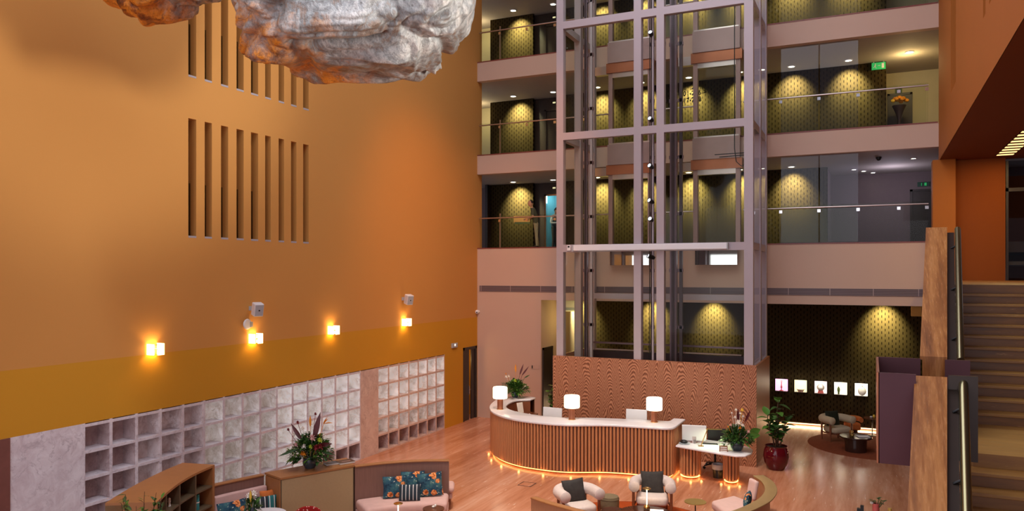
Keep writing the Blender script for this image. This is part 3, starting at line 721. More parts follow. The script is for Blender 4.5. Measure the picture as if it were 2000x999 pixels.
def wspeaker(y, z, label):
    t = thing('wall_speaker', label, 'speaker', (XL, y, z), group='white speakers on the orange wall')
    MB().box(0, .10, -.04, .04, -.05, .05).out('bracket', 'grey_plastic', t, smooth=False)
    b = MB().box(-.02, .18, -.11, .11, -.15, .15).out('cabinet', 'white_plastic', t, loc=(.17, .02, 0), rot=(0, R(14), R(-25)), smooth=False, bevel=.02)
    g = MB().box(.181, .187, -.095, .095, -.13, .13).out('grille_cloth', 'grey_plastic', b, smooth=False)
    MB().lathe([(0, .188), (.02, .188), (.02, .19), (0, .19)], 12).xf(Matrix.Rotation(R(90), 4, 'Y')).out('badge', 'black_plastic', b)
wspeaker(13.60, 4.46, 'white wall speaker above the round white access point'); wspeaker(19.99, 4.48, 'white wall speaker above the sconce nearest the back corner')
t = thing('access_point', 'round-cornered white wireless access point below the left wall speaker', 'access point', (XL, 13.56, 4.10))
MB().box(0, .09, -.04, .04, -.07, .05).out('bracket', 'grey_plastic', t, smooth=False)
MB().lathe([(0, -.02), (.115, -.02), (.125, 0), (.11, .025), (0, .03)], 24).xf(Matrix.Translation((.11, 0, 0)) @ Matrix.Rotation(R(62), 4, 'Z') @ Matrix.Rotation(R(90), 4, 'Y') @ Matrix.Rotation(0, 4, 'Z')).xf(Matrix.Identity(4)).out('disc_cover', 'white_plastic', t, rz=R(-62))
t = thing('security_camera', 'white dome security camera on the back corner of the facade', 'camera', (-13.06, YB, 3.85))
MB().lathe([(.06, 0), (.06, .05), (.05, .07)], 16).xf(Matrix.Rotation(R(90), 4, 'X')).out('base_ring', 'white_plastic', t); MB().ell((0, -.10, 0), .075, .075, .075, 16, 10).out('dome', 'white_plastic', t); MB().ell((.025, -.165, -.012), .026, .02, .026, 10, 6).out('lens', 'black_plastic', t)
t = thing('emergency_light', 'small white emergency light box on the orange wall beside the dark door', 'light', (XL, 23.2, 2.77))
MB().box(0, .05, -.19, .19, -.08, .08).out('housing', 'grey_plastic', t, smooth=False, bevel=.01); MB().box(.05, .055, -.04, .04, -.02, .05).out('lamp_window', 'screen_glow', t, smooth=False)
for x, lab, m in ((-10.90, 'dark key switch on the beige wall beside the recess', 'black_plastic'), (-10.71, 'beige double switch plate nearer the recess edge', 'facade_paint')):
    t = thing('wall_switch', lab, 'switch', (x, YB, 1.95)); w = .03 if m == 'black_plastic' else .075
    MB().box(-w-.015, w+.015, -.012, 0, -.075, .075).out('plate', 'facade_paint', t, smooth=False, bevel=.004); MB().box(-w+.01, w-.01, -.022, -.012, -.05, .05).out('rocker', m, t, smooth=False)

# ------------------------------------------------------------------ signs
plain('ink_black', (.002, .002, .002), 1, var=0, spec=0)
def text(body, size, loc, parent, mat, rx=90, extrude=.004):
    c = bpy.data.curves.new('lettering', 'FONT'); c.body = body; c.size = size; c.extrude = extrude; c.materials.append(M[mat])
    o = bpy.data.objects.new('lettering', c); COL.objects.link(o); dg = bpy.context.evaluated_depsgraph_get(); dg.update(); me = bpy.data.meshes.new_from_object(o.evaluated_get(dg)); bpy.data.objects.remove(o); o = bpy.data.objects.new('lettering', me); COL.objects.link(o); o.location = loc; o.rotation_euler = (R(rx), 0, 0); o.parent = parent; return o
t = thing('exit_sign', 'green running man exit sign on the middle balcony perforated wall', 'sign', (.17, YW-.12, 12.14))
MB().box(-.21, .21, 0, .03, -.13, .10).out('panel', 'exit_green', t, smooth=False)
m = MB(); m.ell((-.10, -.006, .055), .016, .005, .018, 8, 6)
for a, b, w in (((-.10, .03), (-.115, -.02), .022), ((-.115, -.02), (-.09, -.05), .013), ((-.09, -.05), (-.075, -.09), .012), ((-.115, -.02), (-.14, -.055), .013), ((-.14, -.055), (-.165, -.06), .011), ((-.10, .025), (-.075, .0), .01), ((-.10, .025), (-.135, .01), .01)):
    m.tube([(a[0], -.006, a[1]), (b[0], -.006, b[1])], w*.6, 6)
m.out('running_figure', 'white_plastic', t); MB().box(.09, .16, -.008, -.002, -.09, .07).out('door_symbol', 'white_plastic', t, smooth=False)
MB().box(-.03, .05, -.008, -.002, -.012, .006).out('arrow', 'white_plastic', t, smooth=False)
MB().box(-.15, -.14, .0, .02, .10, .14).box(.14, .15, 0, .02, .10, .14).out('hanger', 'white_plastic', t, smooth=False)
t = thing('exit_sign', 'small green pictogram sign above the brown door on the middle balcony', 'sign', (.81, 30.06, 11.66))
MB().box(-.11, .11, 0, .03, -.10, .10).out('panel', 'leaf_olive', t, smooth=False); m = MB(); m.ell((-.04, -.006, .05), .018, .006, .02, 8, 6).tube([(-.04, -.006, .03), (-.04, -.006, -.03)], .014, 6).tube([(-.04, -.006, -.03), (-.01, -.006, -.07)], .010, 6).tube([(-.04, -.006, -.03), (-.07, -.006, -.07)], .010, 6).box(.02, .075, -.008, -.002, -.07, .04); m.out('figure', 'exit_dark', t)
t = thing('exit_sign', 'dark unlit exit sign above the door on the lowest balcony', 'sign', (1.62, 30.9, 8.42))
MB().box(-.19, .19, 0, .03, -.08, .08).out('panel', 'exit_dark', t, smooth=False); m = MB(); m.ell((-.06, -.006, .03), .014, .005, .014, 8, 6).tube([(-.06, -.006, .02), (-.06, -.006, -.05)], .012, 6).box(.03, .10, -.008, -.002, -.05, .05); m.out('figure', 'exit_green', t)
t = thing('room_number_sign', 'dark floor and room number lettering on the middle balcony perforated wall', 'sign', (-5.93, YW-.012, 11.75))
text('2', .36, (-.10, -.01, .25), t, 'ink_black'); text('201-216 >', .23, (-.50, -.01, .04), t, 'ink_black'); text('217-228', .23, (-.50, -.01, -.20), t, 'ink_black')
t = thing('dome_camera', 'black dome camera under the dark ceiling of the lowest balcony', 'camera', (.16, 26.5, LV[1]-TH+.012))
MB().lathe([(0, .01), (.085, .01), (.085, -.05), (0, -.05)], 16).out('base', 'black_plastic', t); MB().ell((0, 0, -.05), .07, .07, .07, 12, 8).out('dome', 'black_plastic', t)
t = thing('wall_box', 'white rounded box fixed in the ground recess behind the lift shaft', 'wall box', (-10.0, 26.4, 4.06))
MB().box(-.24, .24, -.1, .1, -.2, .24).out('housing', 'fl_white', t, smooth=False, bevel=.06, seg=3); MB().box(-.18, .18, -.105, -.1, -.16, -.06).out('outlet', 'grey_plastic', t, smooth=False)
t = thing('wall_box', 'tan box hanging at the right end of the ground recess ceiling', 'wall box', (1.28, YW-.16, 4.03))
MB().box(-.16, .16, -.1, .14, -.16, .16).out('housing', 'cardboard', t, smooth=False, bevel=.01); MB().box(-.13, .13, -.106, -.1, -.13, .13).out('front_cover', 'cardboard', t, smooth=False)
# lit niches with contents
NX = [(-3.09, -2.68), (-2.46, -2.06), (-1.81, -1.42), (-1.19, -.79), (-.55, -.16)]
NL = ['pink lit display niche, first from the fig plant', 'yellow lit display niche, second from the fig plant', 'lit display niche with a pale urn, middle of the five', 'lit display niche with a small green bottle, fourth of the five', 'brightest white display niche, farthest from the fig plant']
emis('niche_pink', (1, .45, .72), 1.5); emis('niche_yellow', (1, .84, .42), 1.5); emis('niche_rose', (1, .72, .62), 1.5); emis('niche_cream', (1, .86, .58), 1.7)
for k, (a, b) in enumerate(NX):
    c = (a+b)/2; w = (b-a)/2
    t = thing('display_niche', NL[k], 'niche', (c, YW-.01, 1.17), group='lit display niches in the dark perforated wall')
    MB().box(-w-.02, -w, -.02, .02, -.02, .42).box(w, w+.02, -.02, .02, -.02, .42).box(-w-.02, w+.02, -.02, .02, .40, .42).box(-w-.02, w+.02, -.02, .02, -.02, 0).out('frame', 'black_metal', t, smooth=False)
    MB().box(-w, w, -.004, .006, 0, .40).out('lit_back', ('niche_pink', 'niche_yellow', 'niche_rose', 'niche_cream', 'niche_white')[k], t, smooth=False)
    MB().box(-w, w, -.10, .004, -.012, 0).out('shelf', 'white_plastic', t, smooth=False)
    lamp('POINT', (0, -.26, .34), 2.2, (1, .9, .75), .03, 'niche_lamp', t)
def item(name, label, cat, x, fn, mat, parts=()):
    t = thing(name, label, cat, (x, YW-.065, 1.17)); fn().out('body', mat, t)
    for n, f, m in parts: f().out(n, m, t)
item('perfume_bottle', 'slim magenta figure bottle inside the pink niche', 'bottle', -2.885, lambda: MB().lathe([(0, 0), (.075, 0), (.07, .012), (.018, .03), (.015, .08), (.035, .12), (.02, .18), (.012, .25), (.02, .29), (0, .31)], 14), 'pink_wax', (('stopper', lambda: MB().ell((0, 0, .33), .03, .03, .03, 10, 6), 'fl_pink'),))
item('glass_dish', 'low pale dish inside the yellow lit niche', 'dish', -2.26, lambda: MB().lathe([(0, 0), (.08, 0), (.14, .10), (.13, .10), (.07, .02), (0, .02)], 18), 'fl_white', (('foot', lambda: MB().cyl((0, 0, 0), .05, 0, .02), 'gold_wax'),))
item('urn', 'pale rounded urn on a red foot inside the middle niche', 'urn', -1.615, lambda: MB().lathe([(0, .10), (.08, .10), (.12, .16), (.12, .23), (.08, .28), (.06, .30), (0, .30)], 18), 'fl_white', (('foot', lambda: MB().lathe([(0, 0), (.10, 0), (.09, .03), (.07, .10), (0, .10)], 16), 'pink_wax'),))
item('green_bottle', 'small dark green bottle inside the fourth niche', 'bottle', -1.05, lambda: MB().lathe([(0, 0), (.03, 0), (.03, .07), (.045, .12), (.045, .2), (.02, .24), (0, .24)], 14), 'leaf_olive', (('cork', lambda: MB().cyl((0, 0, .24), .014, 0, .03), 'stem_brown'),))
item('white_sphere_vase', 'white globe vase inside the brightest niche', 'vase', -.33, lambda: MB().ell((0, 0, .15), .13, .06, .15, 16, 10), 'fl_white', (('neck', lambda: MB().cyl((0, 0, .28), .03, 0, .05), 'fl_white'),))
lamp('AREA', (-2.4, YW+.06, .07), 55, (1, .66, .36), 15, 'cove_lamp', target=(-2.4, 25.5, -.4), sizey=.05)
led = MB().box(-10.4, 5.4, YW+.15, YW+.2, .02, .05).out('baseboard_light_strip', 'led_white', smooth=False); struct(led)

# ------------------------------------------------------------------ hanging sculpture
def boulder(name, label, c, r, seed, flat, mt='rock'):
    bm = bmesh.new(); bmesh.ops.create_icosphere(bm, subdivisions=7, radius=1)
    off = Vector((seed*7.3, seed*3.1, seed*1.7))
    for v in bm.verts:
        d = v.co.normalized(); p = Vector((abs(d.x)**flat*math.copysign(1, d.x), abs(d.y)**flat*math.copysign(1, d.y), abs(d.z)**flat*math.copysign(1, d.z)))
        q = d*1.5 + off
        wq = q + .35*Vector((mnoise.noise(q*1.1+Vector((9, 2, 5))), mnoise.noise(q*1.1+Vector((3, 8, 1))), mnoise.noise(q*1.1+Vector((5, 5, 9)))))
        f = .93 + .16*mnoise.noise(wq*.9)
        b1 = abs(mnoise.noise(Vector((wq.x*1.15, wq.y*1.15, wq.z*1.05))+Vector((4, 1, 2)))); b2 = abs(mnoise.noise(Vector((wq.x*2.5, wq.y*2.5, wq.z*1.9))+Vector((1, 7, 3)))); b3 = abs(mnoise.noise(wq*5.5+Vector((2, 2, 8))))
        f += .34*min(b1, .42) + .10*min(b2, .4) + .03*b3 + .03*(1-abs(mnoise.noise(wq*1.7+Vector((6, 3, 1)))))**5
        v.co = Vector((p.x*r[0], p.y*r[1], p.z*r[2]))*f
    me = bpy.data.meshes.new(name); bm.to_mesh(me); bm.free(); me.materials.append(M[mt]); me.shade_smooth()
    o = bpy.data.objects.new(name, me); COL.objects.link(o); o.location = c; o.rotation_euler = (0, 0, R(25)); return tag(o, label, 'sculpture')
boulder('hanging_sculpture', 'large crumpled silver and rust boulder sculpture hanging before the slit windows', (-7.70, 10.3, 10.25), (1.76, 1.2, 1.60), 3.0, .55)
boulder('hanging_sculpture', 'smaller crumpled rusty sculpture lobe with painted amber glow, top left of the big one', (-11.0, 9.3, 10.72), (1.05, .8, 1.0), 5.3, .85, 'rock_rust_glow')

# ------------------------------------------------------------------ stairs
st = thing('staircase', 'wide brown travertine staircase rising to the upper landing', 'stairs', (0, 0, 0))
RS = .165; TR = .30; zL = 5.07; yL = 16.3
lx = lambda y: .0762*y + .115
m = MB()
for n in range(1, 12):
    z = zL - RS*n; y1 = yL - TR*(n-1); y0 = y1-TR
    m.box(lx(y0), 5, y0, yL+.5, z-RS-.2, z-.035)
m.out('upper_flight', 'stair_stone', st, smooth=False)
def treads(nm, zs, ys):
    for z, y in zip(zs, ys): MB().box(lx(y)+.02, 5, y-.025, y+TR+.0, z-.04, z).out('tread', 'tread_stone_lit', st, smooth=False, bevel=.006)
treads('a', [zL-RS*n for n in range(1, 12)], [yL-TR*n for n in range(1, 12)])
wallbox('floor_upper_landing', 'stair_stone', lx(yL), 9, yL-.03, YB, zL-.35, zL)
zM = zL - RS*12; yM = yL - TR*11
MB().box(lx(yM), 5, yM-2.1, yM+.3, zM-.25, zM).out('half_landing', 'tread_stone_lit', st, smooth=False)
m = MB(); yN = yM-2.1
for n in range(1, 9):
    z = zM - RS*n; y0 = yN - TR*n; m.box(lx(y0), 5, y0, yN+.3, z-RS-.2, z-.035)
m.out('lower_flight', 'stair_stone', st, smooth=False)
treads('b', [zM-RS*n for n in range(1, 9)], [yN-TR*n for n in range(1, 9)])
def balwall(name, label, y0, z0, y1, z1, foot):
    t = thing(name, label, 'balustrade', (0, 0, 0)); x = lambda y: .0762*y
    def strip(w0, w1, dz0, dz1, fl=None):
        m = MB(); b = m.bm; V = []
        for y, z in ((y0, z0), (y1, z1)):
            lo = (z+dz0) if fl is None else z-fl
            V.append([b.verts.new((x(y)-w1, y, lo)), b.verts.new((x(y)-w0, y, lo)), b.verts.new((x(y)-w0, y, z+dz1)), b.verts.new((x(y)-w1, y, z+dz1))])
        A, B = V
        for i in range(4): b.faces.new((A[i], A[(i+1) % 4], B[(i+1) % 4], B[i]))
        b.faces.new(A[::-1]); b.faces.new(B); return m
    strip(0, .34, -.05, 0).out('capping', 'cap_stone', t, smooth=False)
    strip(.03, .31, 0, -.05, foot).out('wall_core', 'cap_stone', t, smooth=False)
    strip(-.11, .0, -.62, -.10).out('side_fascia', 'dark_panel', t, smooth=False)
    s = 1 if y1 > y0 else -1
    e = .35*(y1-y0)/abs(y1-y0) if False else 0
    hp = [(x(y)+.165, y, z-.04) for y, z in ((y0, z0), (y1, z1))]
    h = MB().tube(hp, .05, 14).out('handrail', 'brushed_olive', t)
    for f in (.15, .5, .85):
        p = Vector(hp[0]).lerp(Vector(hp[1]), f); MB().tube([p, p+Vector((-.11, 0, -.06))], .015, 8).out('handrail_bracket', 'black_metal', h)
plain('brushed_olive', (.34, .30, .16), .22, .9, var=.05)
balwall('stone_balustrade', 'upper travertine capped balustrade beside the top flight of stairs', 12.42, 4.10, 16.05, 6.12, 1.25)
balwall('stone_balustrade', 'lower travertine capped balustrade beside the bottom flight of stairs', 7.6, 2.43, 10.40, 4.06, 1.25)
t = thing('landing_box', 'plum brown metal box parapet jutting out of the half landing', 'parapet', (0, 0, 0))
MB().box(.06, .46, 10.26, 10.30, 3.0, 4.09).out('near_panel', 'metal_box', t, smooth=False)
MB().box(.80, 1.10, 10.34, 10.37, 3.095, 4.09).out('near_end_panel', 'dark_panel', t, smooth=False)
MB().box(.05, .6, 12.15, 12.19, 3.0, 4.09).box(.9, 1.2, 12.15, 12.19, 3.0, 4.09).out('far_panel', 'metal_box', t, smooth=False)
MB().box(.04, .07, 10.26, 12.19, 3.0, 4.09).out('end_panel', 'copper', t, smooth=False)
MB().box(.07, .6, 10.30, 12.15, 3.0, 3.09).out('base_plate', 'metal_box', t, smooth=False)
# soffit slot lights
sl0 = None
for k in range(9):
    lab = f'warm rectangular soffit light slot over the stairs, {ORD[k]} from the landing wall'
    if sl0 is None:
        sl0 = thing('soffit_light', lab, 'light', (3.2, 24.2, 8.452), group='warm light slots in the soffit over the stairs')
        MB().box(-.22, .22, -.13, .13, -.012, 0).out('housing', 'black_metal', sl0, smooth=False); MB().box(-.19, .19, -.10, .10, -.016, -.012).out('diffuser', 'slot_glow', sl0, smooth=False)
    else: dup(sl0, lab, (3.2, 24.2-.47*k, 8.452))
lamp('AREA', (3.2, 22, 8.40), 90, (1, .66, .25), .4, 'soffit_lamp', target=(3.2, 22, 0), sizey=4)

# ------------------------------------------------------------------ reception desk
outer = [(-9.66,22.36),(-9.95,22.44),(-10.28,22.36),(-10.52,22.05),(-10.60,21.5),(-10.50,21.0),(-10.34,20.5),(-10.1,20.0),(-9.76,19.52),(-9.25,19.08),(-8.67,18.8),(-8.18,18.71),(-7.6,18.69),(-7.13,18.78),(-6.76,18.95),(-6.38,19.13),(-5.99,19.24),(-5.51,19.3),(-5.04,19.34),(-4.82,19.37),(-4.67,19.46),(-4.60,19.66),(-4.585,20.2),(-4.58,20.78)]
inner = [(-4.90,20.78),(-4.92,20.36),(-5.08,20.29),(-5.68,20.2),(-6.5,20.02),(-7.08,19.83),(-7.66,19.6),(-8.11,19.57),(-8.6,19.66),(-9.16,19.87),(-9.55,20.15),(-9.85,20.6),(-10.0,21.2),(-9.98,21.7),(-9.66,21.95)]
O = catmull(outer, 5); I = catmull(inner, 5)
desk = thing('reception_desk', 'long curved reception desk with fluted copper wood front and white top', 'desk', (0, 0, 0))
MB().prism(O + I, 1.275, 1.335).out('counter_top', 'white_top', desk, bevel=.02, seg=3)
def fluted(path, pitch, r, sgn, z0, z1):
    P = resample(path, pitch); out = []
    for a, b in zip(P, P[1:]):
        d = Vector((b[0]-a[0], b[1]-a[1])); L = d.length; d.normalize(); n = Vector((d.y, -d.x))*sgn
        c = Vector(((a[0]+b[0])/2, (a[1]+b[1])/2)); w = .36*L
        out.append([tuple(c - d*w*math.cos(PI*k/6) + n*r*math.sin(PI*k/6)) for k in range(7)])
    return out
def slats(path, pitch, r, sgn, z0, z1):
    m = MB()
    for q in fluted(path, pitch, r, sgn, z0, z1): m.prism(q, z0, z1)
    return m
base = offset(O, .06)
slats(base, .093, .040, 1, .10, 1.275).out('fluted_front', 'slat_wood', desk, ang=60)
MB().prism(band(O, .062, .12), .10, 1.275).out('backing', 'slat_gap', desk)
MB().prism(band(O, .14, .20), 0, .10).out('plinth', 'slat_kick', desk)
MB().prism(band(O, .085, .14), .07, .10).out('plinth_rim', 'slat_kick', desk)
MB().prism(band(O, .10, .135), .045, .065).out('led_strip', 'led_warm', desk)
Ii = catmull(inner[1:], 5)
MB().prism(band(Ii, .02, .06), 0, 1.275).out('inner_panel', 'slat_kick', desk)
work = [(-4.98,20.42),(-5.1,20.34),(-5.7,20.25),(-6.5,20.07),(-7.1,19.88),(-7.66,19.66),(-8.1,19.63),(-8.6,19.72),(-9.15,19.93),(-9.5,20.2),(-9.8,20.65),(-9.92,21.2),(-9.9,21.65),(-9.66,21.85),(-9.3,21.7),(-9.2,21.2),(-8.9,20.75),(-8.5,20.5),(-8.1,20.42),(-7.6,20.5),(-6.9,20.75),(-6.2,20.95),(-5.5,21.05),(-4.98,21.05)]
MB().prism(work, .93, .97).out('work_surface', 'table_brown', desk)
# small lights shining out of the plinth
for k in range(10, len(O)-8, 9):
    x, y = O[k]; lamp('POINT', (x, y, .05), .0, (1, .6, .2), .02, 'x') if False else None
# side table
side = [(-4.57,20.08),(-4.59,19.66),(-4.1,19.50),(-3.4,19.28),(-3.0,19.20),(-2.80,19.30),(-2.70,19.60),(-2.72,20.0),(-2.82,20.25),(-3.1,20.45),(-3.5,20.60),(-4.05,20.72),(-4.45,20.75),(-4.55,20.3)]
sd = thing('side_desk', 'low white topped side desk on fluted wood columns joined to the reception desk', 'desk', (0, 0, 0))
MB().prism(side, .80, .85).out('desk_top', 'white_top', sd, bevel=.02, seg=3)
def column(cx, cy, rx, ry, rot, nm):
    c = [(cx+math.cos(a)*rx*math.cos(rot)-math.sin(a)*ry*math.sin(rot), cy+math.cos(a)*rx*math.sin(rot)+math.sin(a)*ry*math.cos(rot)) for a in [2*PI*k/64 for k in range(65)]]
    q = slats(c, .086, .036, 1, .10, .80).out(nm, 'slat_wood', sd, ang=60)
    MB().prism([(cx+(x-cx)*.985, cy+(y-cy)*.985) for x, y in c[:-1]], .10, .80).out('column_core', 'slat_gap', q)
    s = lambda k: [(cx+(x-cx)*k, cy+(y-cy)*k) for x, y in c[:-1]]
    MB().prism(s(.86), 0, .10).out('column_plinth', 'slat_kick', q)
    MB().prism(s(1.02), .045, .06, s(1.02)).out('led_strip', 'led_warm', q)
    return q
column(-3.24, 19.93, .17, .26, R(10), 'support_column'); column(-4.28, 19.98, .24, .26, 0, 'support_column')
def led_points():
    P = resample(offset(O, -.02), .75)
    for (x, y) in P[3:-1]: lamp('POINT', (x, y, .06), .55, (1, .50, .14), .03, 'plinth_lamp')
    for (cx, cy) in ((-3.24, 19.93), (-4.2, 20.0)):
        for a in (200, 270, 340): lamp('POINT', (cx+.24*math.cos(R(a)), cy+.33*math.sin(R(a)), .06), .5, (1, .5, .14), .03, 'plinth_lamp')
led_points()
# table lamps
lm0 = None
for k, (x, y, lab) in enumerate(((-9.75, 19.98, 'copper stemmed table lamp at the curved left end of the reception desk'), (-7.33, 19.42, 'copper stemmed table lamp on the middle of the reception desk'), (-5.23, 20.0, 'copper stemmed table lamp on the reception desk nearest the side desk'))):
    if lm0 is None:
        lm0 = thing('table_lamp', lab, 'lamp', (x, y, 1.335), group='table lamps along the reception desk')
        MB().lathe([(0, 0), (.10, 0), (.10, .008), (.095, .012), (0, .012)], 24).out('foot', 'brass', lm0)
        MB().lathe([(.085, .01), (.085, .33), (0, .34)], 24).out('stem', 'copper', lm0)
        MB().lathe([(0, .32), (.20, .32), (.21, .34), (.21, .62), (.195, .645), (0, .65)], 32).out('shade', 'shade_glow', lm0)
    else: dup(lm0, lab, (x, y, 1.335))
    lamp('POINT', (x, y, 1.335+.28), 4, (1, .82, .5), .1, 'table_lamp_glow'); lamp('POINT', (x, y, 2.1), 6, (1, .82, .5), .12, 'table_lamp_glow')
# monitors
def monitor(x, y, z, rz, label, w=.58, h=.40, leg=.12, tilt=-6):
    t = thing('computer_monitor', label, 'monitor', (x, y, z), rz)
    MB().box(-.1, .1, -.09, .09, 0, .012).out('foot', 'brushed_steel', t, smooth=False, bevel=.004)
    MB().box(-.05, .05, -.01, .01, 0, leg+.14).out('stand', 'brushed_steel', t, smooth=False)
    b = MB().box(-w/2, w/2, -.02, .02, 0, h).out('back_shell', 'white_plastic', t, loc=(0, .03, leg), rot=(R(tilt), 0, 0), smooth=False, bevel=.012)
    MB().box(-w/2+.015, w/2-.015, .021, .024, .02, h-.015).out('screen', 'black_plastic', b, smooth=False)
monitor(-8.2, 20.12, .97, R(-2), 'white backed monitor behind the desk between the left and middle lamps', h=.40, leg=.10)
monitor(-5.90, 20.62, .97, R(6), 'white backed monitor behind the desk left of the right lamp', h=.42, leg=.12)
monitor(-4.22, 20.18, .85, R(12), 'white backed monitor standing on the low side desk', h=.42, leg=.05, tilt=10, w=.62)
t = thing('card_terminal', 'white screened terminal leaning inside the left end of the desk', 'terminal', (-9.78, 21.50, .97), R(70))
MB().box(-.12, .12, -.015, .015, 0, .32).out('body', 'fl_white', t, rot=(R(-12), 0, 0), smooth=False, bevel=.01); MB().box(-.04, .06, .016, .02, .18, .28).out('display', 'black_plastic', t, rot=(R(-12), 0, 0), smooth=False)
t = thing('desk_printer', 'black receipt printer inside the left end of the desk', 'printer', (-9.62, 20.62, .97), R(50))
MB().box(-.15, .15, -.12, .12, 0, .16).out('body', 'black_plastic', t, smooth=False, bevel=.02); MB().box(-.1, .1, -.05, .03, .16, .20).out('paper_roll', 'paper', t, smooth=False)
t = thing('paper_tray', 'white paper tray on the worktop in the left desk end', 'tray', (-9.45, 21.05, .97), R(40))
MB().box(-.18, .18, -.13, .13, 0, .02).box(-.18, -.165, -.13, .13, 0, .06).box(.165, .18, -.13, .13, 0, .06).out('tray', 'white_plastic', t, smooth=False); MB().box(-.15, .15, -.11, .11, .02, .045).out('sheets', 'paper', t, smooth=False)
# office chair
t = thing('office_chair', 'black swivel office chair behind the low side desk', 'chair', (-3.86, 21.15, 0), R(200))
MB().cyl((0, 0, 0), .03, .10, .46).out('gas_lift', 'black_metal', t)
for k in range(5):
    a = 2*PI*k/5+.3; p = Vector((math.cos(a), math.sin(a), 0))
    l = MB().tube([Vector((0, 0, .14)), p*.16+Vector((0, 0, .12)), p*.32+Vector((0, 0, .085))], [.03, .026, .018], 8).out('base_leg', 'black_plastic', t)
    MB().lathe([(0, -.02), (.035, -.02), (.035, .02), (0, .02)], 12).xf(Matrix.Translation(p*.32+Vector((0, 0, .036))) @ Matrix.Rotation(a, 4, 'Z') @ Matrix.Rotation(R(90), 4, 'X')).out('caster', 'rubber', l)
MB().box(-.25, .25, -.24, .24, .46, .54).out('seat', 'black_plastic', t, smooth=False, bevel=.03, seg=3); MB().box(-.24, .24, .22, .28, .62, 1.12).out('backrest', 'black_plastic', t, smooth=False, bevel=.025, seg=3)
MB().box(-.03, .03, .22, .29, .48, .75).out('back_bracket', 'black_metal', t, smooth=False)
t = thing('waste_bin', 'black waste bin with pale liner under the side desk', 'bin', (-3.62, 20.22, 0))
MB().lathe([(0, 0), (.12, 0), (.145, .34), (.14, .34), (.115, .01), (0, .01)], 20).out('bucket', 'black_plastic', t); MB().lathe([(.14, .30), (.153, .345), (.15, .30), (.147, .22), (.151, .25), (.157, .35), (.13, .35), (.12, .3)], 20).out('liner', 'grey_plastic', t)
t = thing('desk_lamp', 'slim brass reading lamp on the low side desk', 'lamp', (-3.98, 19.86, .85), R(14))
MB().lathe([(0, 0), (.075, 0), (.07, .012), (0, .014)], 20).out('foot', 'brass', t); MB().tube([(0, 0, .01), (.16, 0, .44)], .011, 8).out('stem', 'brass', t); MB().box(.12, .52, -.018, .018, .435, .45).out('light_bar', 'brass_satin', t, smooth=False)
lamp('AREA', (-3.62, 19.93, 1.25), 5, (.85, 1, .55), .25, 'reading_lamp_glow', target=(-3.62, 19.93, .8), sizey=.1)
t = thing('tray_of_stationery', 'grey round dish of black stationery on the side desk', 'dish', (-4.42, 19.95, .85))
MB().lathe([(0, 0), (.13, 0), (.15, .02), (.14, .02), (0, .008)], 20).out('plate', 'grey_plastic', t); MB().ell((-.02, .02, .05), .10, .08, .05, 12, 8).out('black_pouch', 'black_plastic', t)
for k, (x, y) in enumerate(((-4.18, 20.05), (-4.08, 20.0))):
    t = thing('glass_tumbler', ('clear tumbler closer to the fluted desk end', 'clear tumbler closer to the brass reading lamp')[k], 'glass', (x, y, .85), group='clear tumblers on the side desk')
    MB().lathe([(0, 0), (.035, 0), (.042, .11), (.038, .11), (.032, .01), (0, .01)], 16).out('glass_body', 'glass_small', t); MB().lathe([(0, .011), (.031, .011), (.033, .04), (0, .04)], 14).out('water', 'glass_small', t)
t = thing('keyboard', 'dark flat keyboard on the side desk behind the reading lamp', 'keyboard', (-3.82, 20.2, .85), R(12))
MB().box(-.2, .2, -.06, .06, 0, .012).out('body', 'black_plastic', t, smooth=False); m = MB()
for a in range(10):
    for b in range(3): m.box(-.185+a*.037, -.185+a*.037+.03, -.05+b*.035, -.05+b*.035+.028, .012, .018)
m.out('keys', 'rubber', t, smooth=False)
for k in range(3):
    t = thing('wooden_card_box', ('bottom wooden card box of the small pile beside the side desk vase', 'middle wooden card box of the small pile beside the side desk vase', 'top wooden card box of the small pile beside the side desk vase')[k], 'box', (-3.36, 19.52, .85+k*.045), R(12))
    MB().box(-.10, .10, -.06, .06, 0, .043).out('box_body', 'leg_wood', t, smooth=False, bevel=.004); MB().box(-.08, .08, -.063, -.06, .008, .03).out('card_edge', 'paper', t, smooth=False)

